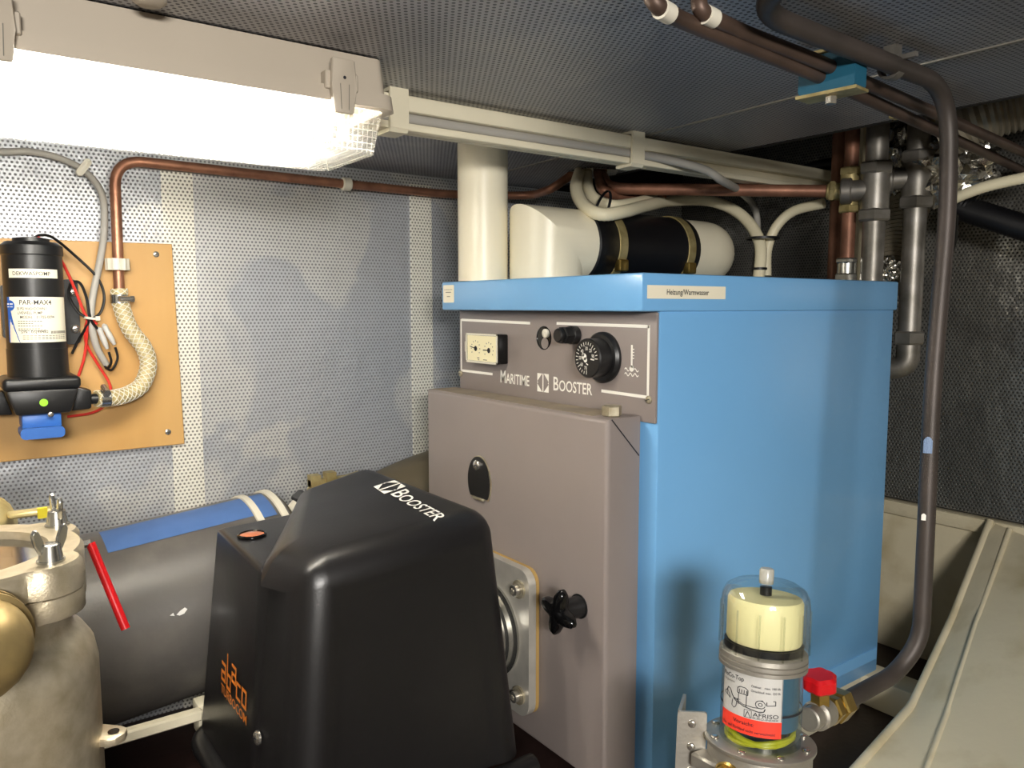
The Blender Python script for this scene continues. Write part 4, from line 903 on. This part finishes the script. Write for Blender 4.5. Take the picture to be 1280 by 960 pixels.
def pl(pts, w=.0008): 
    for a, c in zip(pts, pts[1:]): q.append(lineq(*a, *c, w))
pl([(-.012, .040), (-.012, .056), (-.002, .056), (-.002, .040)]); pl([(-.0135, .056), (-.0135, .063), (-.010, .0655), (-.004, .0655), (-.0005, .063), (-.0005, .056), (-.0135, .056)], .0010)
for i in range(4): pl([(-.0110 + .003 * i, .057), (-.0110 + .003 * i, .062)], .0009)
pl([(-.030, .0535), (-.028, .058), (-.024, .057), (-.021, .050), (-.016, .044), (-.006, .040), (.004, .038), (.012, .0365), (.018, .0375), (.0195, .042)], .0013)
pl([(-.016, .046), (-.006, .042), (.006, .0415), (.016, .042)], .0010)
pl([(-.034, .049), (-.032, .0525), (-.029, .0535), (-.026, .050), (-.024, .044), (-.034, .049), (-.024, .044)], .0009); pl([(-.030, .0535), (-.029, .046)], .0009)
pl([(-.020, .044), (-.021, .036), (-.018, .033), (-.015, .036), (-.014, .043)], .0009)
pl([(.014 + .0055 * math.cos(i * .55), .047 + .0055 * math.sin(i * .55)) for i in range(12)], .0009); pl([(.014 + .0022 * math.cos(i * .8), .047 + .0022 * math.sin(i * .8)) for i in range(9)], .0009)
pl([(.014, .0525), (.031, .0535), (.031, .0475), (.021, .0465), (.021, .0515)], .0010)
pl([(-.004, .026), (-.004, .036), (.0045, .036), (.0045, .026), (-.004, .026)], .0006); pl([(-.003, .026), (0, .0345), (.0035, .026)], .0008)
pl([(-.0385, .0255), (.0385, .0255), (.0385, .0835), (-.0385, .0835), (-.0385, .0255)], .0005)
for x in range(6): q.append((-.019 + .0016 * x, .045 + .001 * (x % 3), -.0178 + .0016 * x, .0475))
v, f = strokes(q); v = [(x, ry(y)) for x, y in v]; put2d('label_diagram', v, f, M_INK, lbl, fwrap(0, 0, FR + .0011), True)
# coiled yellow tubing inside the foot, flange and filter bowl
b = BM(); tube(b, [(.038 * math.cos(t), .038 * math.sin(t), .004 + .0035 * t / 6.28 + .004 * math.sin(t * 1.7)) for t in (i * .3 for i in range(46))], .0035, 8); FO('coiled_tubing', b, M_YTUBE)
b = BM(); lathe(b, (0, 0, -.006), (0, 0, 1), [(.064, 0), (.065, .002), (.065, .005), (.0635, .006), (.048, .006)], 56); fg = FO('mounting_flange', b, M_ALU)
for i in range(8):
    t = 2 * math.pi * (i + .35) / 8; screw('flange_screw', (.056 * math.cos(t), .056 * math.sin(t), .0002), (0, 0, 1), .0048, M_SCREW, fg, .6, slot=False, local=True)
b = BM(); lathe(b, (0, 0, -.17), (0, 0, 1), [(.030, 0), (.050, .02), (.055, .09), (.058, .135), (.061, .140), (.061, .155), (.059, .1645)], 48); FO('filter_head', b, M_ALU)
vd = Vector((math.cos(yaw_cam - .55), math.sin(yaw_cam - .55), 0)); b = BM(); cyl(b, vd * .050 + V(0, 0, -.034), vd * .064 + V(0, 0, -.034), .020, seg=20, ch=.002); hexa(b, vd * .063 + V(0, 0, -.034), vd * .076 + V(0, 0, -.034), .0165); FO('drain_plug', b, M_BRASS)
# bracket
bl = V(-.81, .59, 0); bc0 = bl * .083 + V(.82, .58, 0) * .012
b = BM(); prism(b, rrect(.036, .30, .004), bc0 + V(0, 0, -.128), -bl, (0, 0, 1), V(.82, .58, 0) * .004); bk_ = FO('bracket_plate', b, M_ALU)
b = BM(); prism(b, rrect(.060, .30, .004), bc0 + bl * .018 + V(.82, .58, 0) * .032 + V(0, 0, -.128), V(.82, .58, 0), (0, 0, 1), -bl * .004); FO('bracket_side', b, M_ALU, bk_)
for z in (.008, -.020, -.050): screw('bracket_screw', bc0 + V(0, 0, z), V(-.82, -.58, 0), .0050, M_SCREW, bk_, .6, slot=False, local=True)
b = BM(); box(b, (-.066, .01, -.040), (-.040, .05, -.022)); bev(b, .003, 1); FO('bracket_arm', b, M_ALU, bk_)
b = BM(); box(b, (-.06, .055, -.365), (-.02, .085, -.16)); FO('support_post', b, M_ALU, bk_)
# shut-off valve
sv = thing('shutoff_valve', 'brass shut-off valve with red knob on the oil filter', 'valve', (0.8741, 0.5329, 0.2953))
c0, c1 = V(*(0.8396, 0.5325, 0.2908)), V(*(0.9375, 0.5466, 0.2762)); ax = (c1 - c0).normalized()
b = BM(); cyl(b, c0, c0.lerp(c1, .62), .0145, seg=20, ch=.002); cyl(b, c0.lerp(c1, .2), c0.lerp(c1, .5), .0185, seg=20, ch=.003); obj('valve_body', b, M_ALU, sv)
b = BM(); hexa(b, c0.lerp(c1, .55), c0.lerp(c1, .72), .0195); cyl(b, c0.lerp(c1, .7), c0.lerp(c1, .76), .0155, seg=18); hexa(b, c0.lerp(c1, .75), c0.lerp(c1, 1.02), .0215); obj('union_nut', b, M_BRASS, sv)
km_ = c0.lerp(c1, .34); b = BM(); hexa(b, km_ + V(0, 0, .010), km_ + V(-.002, 0, .034), .0125); obj('bonnet', b, M_BRASS, sv)
b = BM(); lathe(b, km_ + V(-.002, 0, .033), (-.1, 0, 1), [(.016, 0), (.020, .004), (.020, .017), (.016, .021)], 40, shape=lambda t: 1 + .07 * math.cos(6 * t)); obj('red_knob', b, M_RED, sv)['label'] = 'red plastic hand knob'

# ------------------------------------------------------------------ ceiling copper pipes
b = BM(); tube(b, fillet([(0.6963, 0.4481, 1.1380), (0.6411, 0.4262, 1.1080), (0.7033, 0.5422, 1.1080), (0.9736, 0.5536, 1.1080), (1.1665, 0.5601, 1.1080), (1.1752, 0.5559, 0.9513), (1.1465, 0.5508, 0.6892), (1.1114, 0.5316, 0.3236), (1.0750, 0.5463, 0.2780), (0.9375, 0.5466, 0.2762)], .075, 9), .0118, 18)
op = tag(obj('oil_line_pipe', b, M_OILPIPE), 'dark copper pipe dropping from ceiling to the oil filter valve', 'pipe')
def fleck(px, py, w_, h_, m):
    # px, py: point on the near side of the vertical drop, wrapped round the tube
    c = Vector(px); d_ = Vector((-.90, -.43, 0)); vv, ff = wrap_patch(w_, h_, 6)
    a0 = math.atan2(d_.y, d_.x)
    o = put2d('paint_fleck', vv, ff, m, op, lambda x, y: c + Vector((.0122 * math.cos(a0 + x / .0122), .0122 * math.sin(a0 + x / .0122), y * (1 - (x / w_) ** 2))))
fleck((1.1349, 0.5474, 0.5921), 0, .012, .024, mat('pale blue paint fleck', '7d93b5', .6, var=.1))
fleck((1.1247, 0.5432, 0.4973), 0, .006, .010, M_WHITE)
p1 = [(0.6005, 0.5965, 1.1380), (0.5769, 0.5615, 1.0920), (0.6283, 0.5742, 1.0920), (0.8965, 0.5989, 1.0900), (1.7747, 0.7249, 1.0880), (3.0208, 0.9039, 1.0880)]
p2 = [(0.6679, 0.5769, 1.1380), (0.6390, 0.5616, 1.1000), (0.7261, 0.5759, 1.1000), (0.8945, 0.5859, 1.0990), (1.6829, 0.6735, 1.0980), (2.5890, 0.7779, 1.0980)]
b = BM(); tube(b, fillet(p1, .03, 8), .0086, 18); q1 = tag(obj('ceiling_copper_pipe', b, M_OLDCOPPER), 'lower left of the paired copper pipes held by blue clamp', 'pipe')
b = BM(); tube(b, fillet(p2, .03, 8), .0086, 18); q2 = tag(obj('ceiling_copper_pipe', b, M_OLDCOPPER), 'upper right of the paired copper pipes held by blue clamp', 'pipe')
for qq, pa, pb in ((q1, (0.5909, 0.5653, 1.0920), (0.6096, 0.5700, 1.0920)), (q2, (0.6550, 0.5648, 1.1000), (0.6738, 0.5679, 1.1000))):
    b = BM(); cyl(b, pa, pb, .0100, seg=18); obj('white_tape_band', b, M_WHITEPLAST, qq)
cl = thing('pipe_clamp', 'teal blue plastic clamp block holding two ceiling copper pipes', 'clamp', (1.0583, 0.6731, 1.1300))
pcn = V(*(0.9365, 0.5957, 1.0940)); dx_ = (V(*(1.6078, 0.6730, 1.0850)) - V(*(0.9463, 0.6014, 1.0850))).normalized(); dy_ = V(-dx_.y, dx_.x, 0)
b = BM(); prism(b, rrect(.074, .046, .004), pcn - dx_ * .016, dy_, (0, 0, 1), dx_ * .032); bev(b, .002, 1); obj('clamp_block', b, M_TEAL, cl)
for dz in (-.025, .027):
    b = BM(); prism(b, rrect(.080, .004, .001), pcn - dx_ * .017 + V(0, 0, dz), dy_, (0, 0, 1), dx_ * .034); obj('clamp_plate', b, M_DULLBRASS, cl)
b = BM(); hexa(b, pcn - V(0, 0, .027), pcn - V(0, 0, .037), .0075); obj('clamp_bolt', b, M_SCREW, cl)
pcl = V(*(1.0149, 0.5604, 1.1080)); b = BM(); lathe(b, pcl - V(.008, 0, 0), (1, .03, 0), [(.0125, 0), (.016, .0005), (.016, .0155), (.0125, .016)], 20, caps=(False, False)); box(b, pcl + V(-.008, -.008, .013), pcl + V(.008, .008, .026)); box(b, pcl + V(-.003, -.032, .006), pcl + V(.003, -.012, .012)); tag(obj('pipe_clip', b, M_GALV), 'grey saddle clip on the copper oil line at the ceiling seam', 'clip')

# ------------------------------------------------------------------ pipes at the back right
hl = V(*(1.3289, 1.4855, 1.1330))
b = BM(); lathe(b, hl, (0, 0, -1), [(.060, 0), (.062, .004), (.052, .006)], 22, shape=lambda t: 1 + .08 * math.sin(5 * t) + .05 * math.sin(11 * t)); tag(obj('hole_collar', b, M_FOIL), 'ragged foil collar where hoses enter the ceiling', 'collar')
ch_ = thing('heating_copper_pipe', 'copper pipe leaving the ceiling hole and running right above boiler', 'pipe', tuple(hl))
b = BM(); tube(b, fillet([hl + V(.015, -.01, -.002), (1.2851, 1.3854, 1.0747), (1.5985, 1.0058, 1.0515)], .05, 8), .0135, 18); obj('pipe_run', b, M_COPPER_DULL, ch_)
b = BM(); tube(b, fillet([hl + V(0, -.015, -.002), (1.2589, 1.3788, 1.0680), (1.3209, 1.3821, 1.0569), (1.4356, 1.3493, 1.0643)], .03, 8), .012, 14); tag(obj('short_copper_pipe', b, M_COPPER_DULL), 'shorter copper pipe curling under the main one near ceiling hole', 'pipe')
def hose(name, pts, r, label, m=M_CREAMHOSE, rib=(.008, .05), cat='hose', group=None, seg=14):
    b = BM(); tube(b, spline(pts, 8), r, seg, rib); return tag(obj(name, b, m), label, cat, group)
hose('conduit_hose', [hl + V(-.035, .01, 0), (1.1712, 1.3676, 1.0645), (1.1162, 1.2769, 1.0124), (1.1177, 1.2233, 0.9892), (1.1868, 1.2242, 1.0006), (1.3115, 1.2860, 1.0277), (1.4889, 1.3723, 1.0614), (1.5935, 1.3339, 1.0634), (1.6034, 1.2469, 1.0203), (1.5832, 1.1781, 0.9473), (1.5580, 1.1606, 0.8579)], .0140, 'outer cream corrugated hose looping from ceiling and down behind coupling')
hose('conduit_hose', [hl + V(-.012, .012, 0), (1.2201, 1.3824, 1.0705), (1.1909, 1.3250, 1.0368), (1.2076, 1.2859, 1.0201), (1.2883, 1.3035, 1.0332), (1.3969, 1.3515, 1.0558), (1.5362, 1.4026, 1.0823)], .0130, 'inner cream corrugated hose in the loop under ceiling hole')
hose('conduit_hose', [(1.6082, 1.1756, 0.8725), (1.6134, 1.1795, 0.9355), (1.6249, 1.1652, 0.9880), (1.6433, 1.1313, 1.0236), (1.6564, 1.0612, 1.0358)], .0120, 'cream hose arching right toward the copper tee')
def tie(p, ax, r, label):
    b = BM(); lathe(b, Vector(p) - Vector(ax).normalized() * .003, ax, [(r, 0), (r + .002, .0005), (r + .002, .0055), (r, .006)], 20, caps=(False, False)); return tag(obj('cable_tie', b, M_RUBBER), label, 'cable tie')
tie((1.1493, 1.2581, 1.0046), (.9, -.35, -.3), .040, 'black tie round the cream hose loop by the ceiling hole')
tie((1.5800, 1.1695, 0.9597), (0, 0, 1), .036, 'black tie joining the two arching cream hoses'); tie((1.5655, 1.1650, 0.8881), (0, 0, 1), .0160, 'black tie on cream hose just above blue lid')
# copper verticals with tee
def vpipe(name, pts, r, m, label, fil=.02): 
    b = BM(); tube(b, fillet(pts, fil), r, 18); return tag(obj(name, b, m), label, 'pipe')
tA = V(*(1.6107, 0.9715, 1.0469)); 
cv = thing('copper_riser', 'front copper riser with tee joining the horizontal copper pipe', 'pipe', (tA.x, tA.y, .852))
b = BM(); cyl(b, (tA.x, tA.y, .856), (tA.x + .005, tA.y, 1.42), .0150, seg=18); obj('riser_pipe', b, M_COPPER_DULL, cv)
b = BM(); cyl(b, tA + V(0, 0, -.040), tA + V(0, 0, .048), .0195, seg=18, ch=.002); cyl(b, V(*(1.5919, 1.0132, 1.0518)), tA, .0185, seg=18, ch=.002); hexa(b, tA + V(0, 0, -.045), tA + V(0, 0, -.028), .023); hexa(b, tA + V(0, 0, .035), tA + V(0, 0, .052), .023); hexa(b, V(*(1.5928, 1.0099, 1.0515)), V(*(1.5995, 0.9988, 1.0508)), .023); obj('tee_fitting', b, M_DULLBRASS, cv)
b = BM(); hexa(b, (tA.x, tA.y, .853), (tA.x, tA.y, .872), .025); cyl(b, (tA.x, tA.y, .872), (tA.x, tA.y, .895), .020, seg=16); hexa(b, (tA.x, tA.y, .893), (tA.x, tA.y, .905), .024); obj('base_union', b, M_STEEL, cv)
tB = V(*(1.6817, 1.0460, 1.0614)); b = BM(); cyl(b, (tB.x, tB.y, .70), (tB.x, tB.y, 1.42), .0140, seg=18); r2 = tag(obj('copper_riser', b, M_COPPER_DULL), 'rear copper riser left of the tee fitting', 'pipe')
def galv(name, x, y, z0, z1, r, jz, jdir, label):
    g = thing(name, label, 'pipe', (x, y, z0)); b = BM(); cyl(b, (x, y, z0), (x, y, z1), r, seg=22); obj('steel_tube', b, M_GALV, g)
    b = BM(); cyl(b, (x, y, jz - .05), (x, y, jz + .05), r * 1.25, seg=22, ch=.003); hexa(b, (x, y, jz - .062), (x, y, jz - .036), r * 1.55); hexa(b, (x, y, jz + .036), (x, y, jz + .062), r * 1.55)
    jd = V(*jdir); p = V(x, y, jz + .005); cyl(b, p, p + jd * .055, r * 1.0, seg=18, ch=.002); cyl(b, p + jd * .045, p + jd * .068, r * 1.25, seg=18, ch=.003); obj('tee_fitting', b, M_GALV, g); return g
gA = V(*(1.6167, 0.9168, 1.0410)); galv('galvanised_pipe', gA.x, gA.y, .853, 1.42, .0225, gA.z, (-.45, .89, 0), 'galvanised steel riser with tee standing nearest the copper risers')
gB = V(*(1.7505, 0.8984, 1.0760)); g2 = galv('galvanised_pipe', gB.x, gB.y, .735, 1.42, .0240, gB.z, (-.45, .89, 0), 'pale galvanised riser with tee passing right of the blue lid')
b = BM(); hexa(b, (gB.x, gB.y, .715), (gB.x, gB.y, .745), .033); tube(b, fillet([(gB.x, gB.y, .72), (gB.x, gB.y, .665), (gB.x - .02, gB.y + .07, .655)], .03, 6), .025, 16); obj('elbow_fitting', b, M_GALV, g2)
b = BM(); box(b, V(*(1.7490, 1.0337, 0.9551)) - V(.015, .015, .25), V(*(1.7490, 1.0337, 0.9551)) + V(.015, .015, .4)); tag(obj('wall_batten', b, M_HULL), 'dull cream upright batten behind the copper risers', 'batten')
# flexible ducts and foil
hose('flexible_duct', [(1.8161, 0.9837, 0.8432), (1.8456, 0.9839, 0.9190), (1.8866, 0.9909, 1.0157), (1.9410, 0.9894, 1.1241), (1.9243, 0.9464, 1.1814)], .048, 'ribbed grey flexible duct rising behind the galvanised pipes', M_FLEX, (.010, .10), 'duct', seg=28)
hose('flexible_duct', [(1.6996, 0.8206, 1.1537), (1.7050, 0.7695, 1.1738), (1.7316, 0.7150, 1.1903), (1.7639, 0.6310, 1.2036)], .052, 'ribbed brown flexible duct leaving the frame at upper right', M_FLEX, (.012, .10), 'duct', seg=28)
def foil_blob(p, rx, rz, label, seed, name='foil_wrap'):
    random.seed(seed); b = BM(); bmesh.ops.create_icosphere(b, subdivisions=4, radius=1.0)
    for v_ in b.verts:
        k = 1 + .20 * math.sin(7 * v_.co.x + seed) * math.sin(9 * v_.co.z + 2 * seed) + random.uniform(-.085, .085); v_.co = Vector(p) + Vector((v_.co.x * rx, v_.co.y * rx, v_.co.z * rz)) * k
    return tag(obj(name, b, M_FOIL, smooth=18), label, 'foil')
foil_blob((1.8623, 1.0005, 1.1532), .048, .085, 'crumpled silver foil bulge left of the pale galvanised riser', 3)
foil_blob((1.8143, 0.8548, 1.0987), .082, .080, 'crumpled silver foil wrap behind the dark copper drop pipe', 5)
foil_blob((1.7523, 0.8383, 1.2046), .030, .035, 'small foil knot where the brown flexible duct begins', 8)
foil_blob((1.7604, 0.9668, 0.8823), .030, .030, 'scrap of bright foil at the foot of the ribbed duct', 11)
hose('black_hose', [(1.8141, 0.8867, 1.0541), (1.8238, 0.8381, 1.0183), (1.8355, 0.7764, 0.9894), (1.8643, 0.6494, 0.9349)], .028, 'thick black corrugated hose leaving right below the conduit', M_RUBBER, (.008, .05), 'hose')
hose('cream_conduit', [(1.7402, 0.8246, 1.0208), (1.7327, 0.7819, 1.0336), (1.7366, 0.7308, 1.0455), (1.7556, 0.6195, 1.0605)], .0115, 'cream conduit with black tie at the right edge', M_CREAMHOSE, (.008, .04), 'conduit')
hose('black_hose', [(1.7271, 1.2661, 1.1006), (1.7507, 1.1909, 1.1327), (1.7697, 1.1165, 1.1454), (1.8329, 1.0715, 1.1531)], .014, 'thin black hose under the far end of the ceiling tray', M_RUBBER, None, 'hose')
wire('drop_wire', [(1.7112, 0.7917, 0.9859), (1.7478, 0.8092, 0.9399), (1.7757, 0.8327, 0.8915), (1.8093, 0.8620, 0.8231)], .004, M_BLACKWIRE, 'thin black wire hanging below the black hose at right', 'wire')
b = BM(); box(b, V(*(1.3619, 0.7435, 1.1280)) - V(.010, .006, .004), V(*(1.3619, 0.7435, 1.1280)) + V(.010, .006, .004)); bev(b, .002, 1); tag(obj('brass_tab', b, M_DULLBRASS), 'little brass tab at the rear edge of the ceiling sheet', 'tab')

for o in list(bpy.data.objects):
    if '_o' in o: del o['_o']
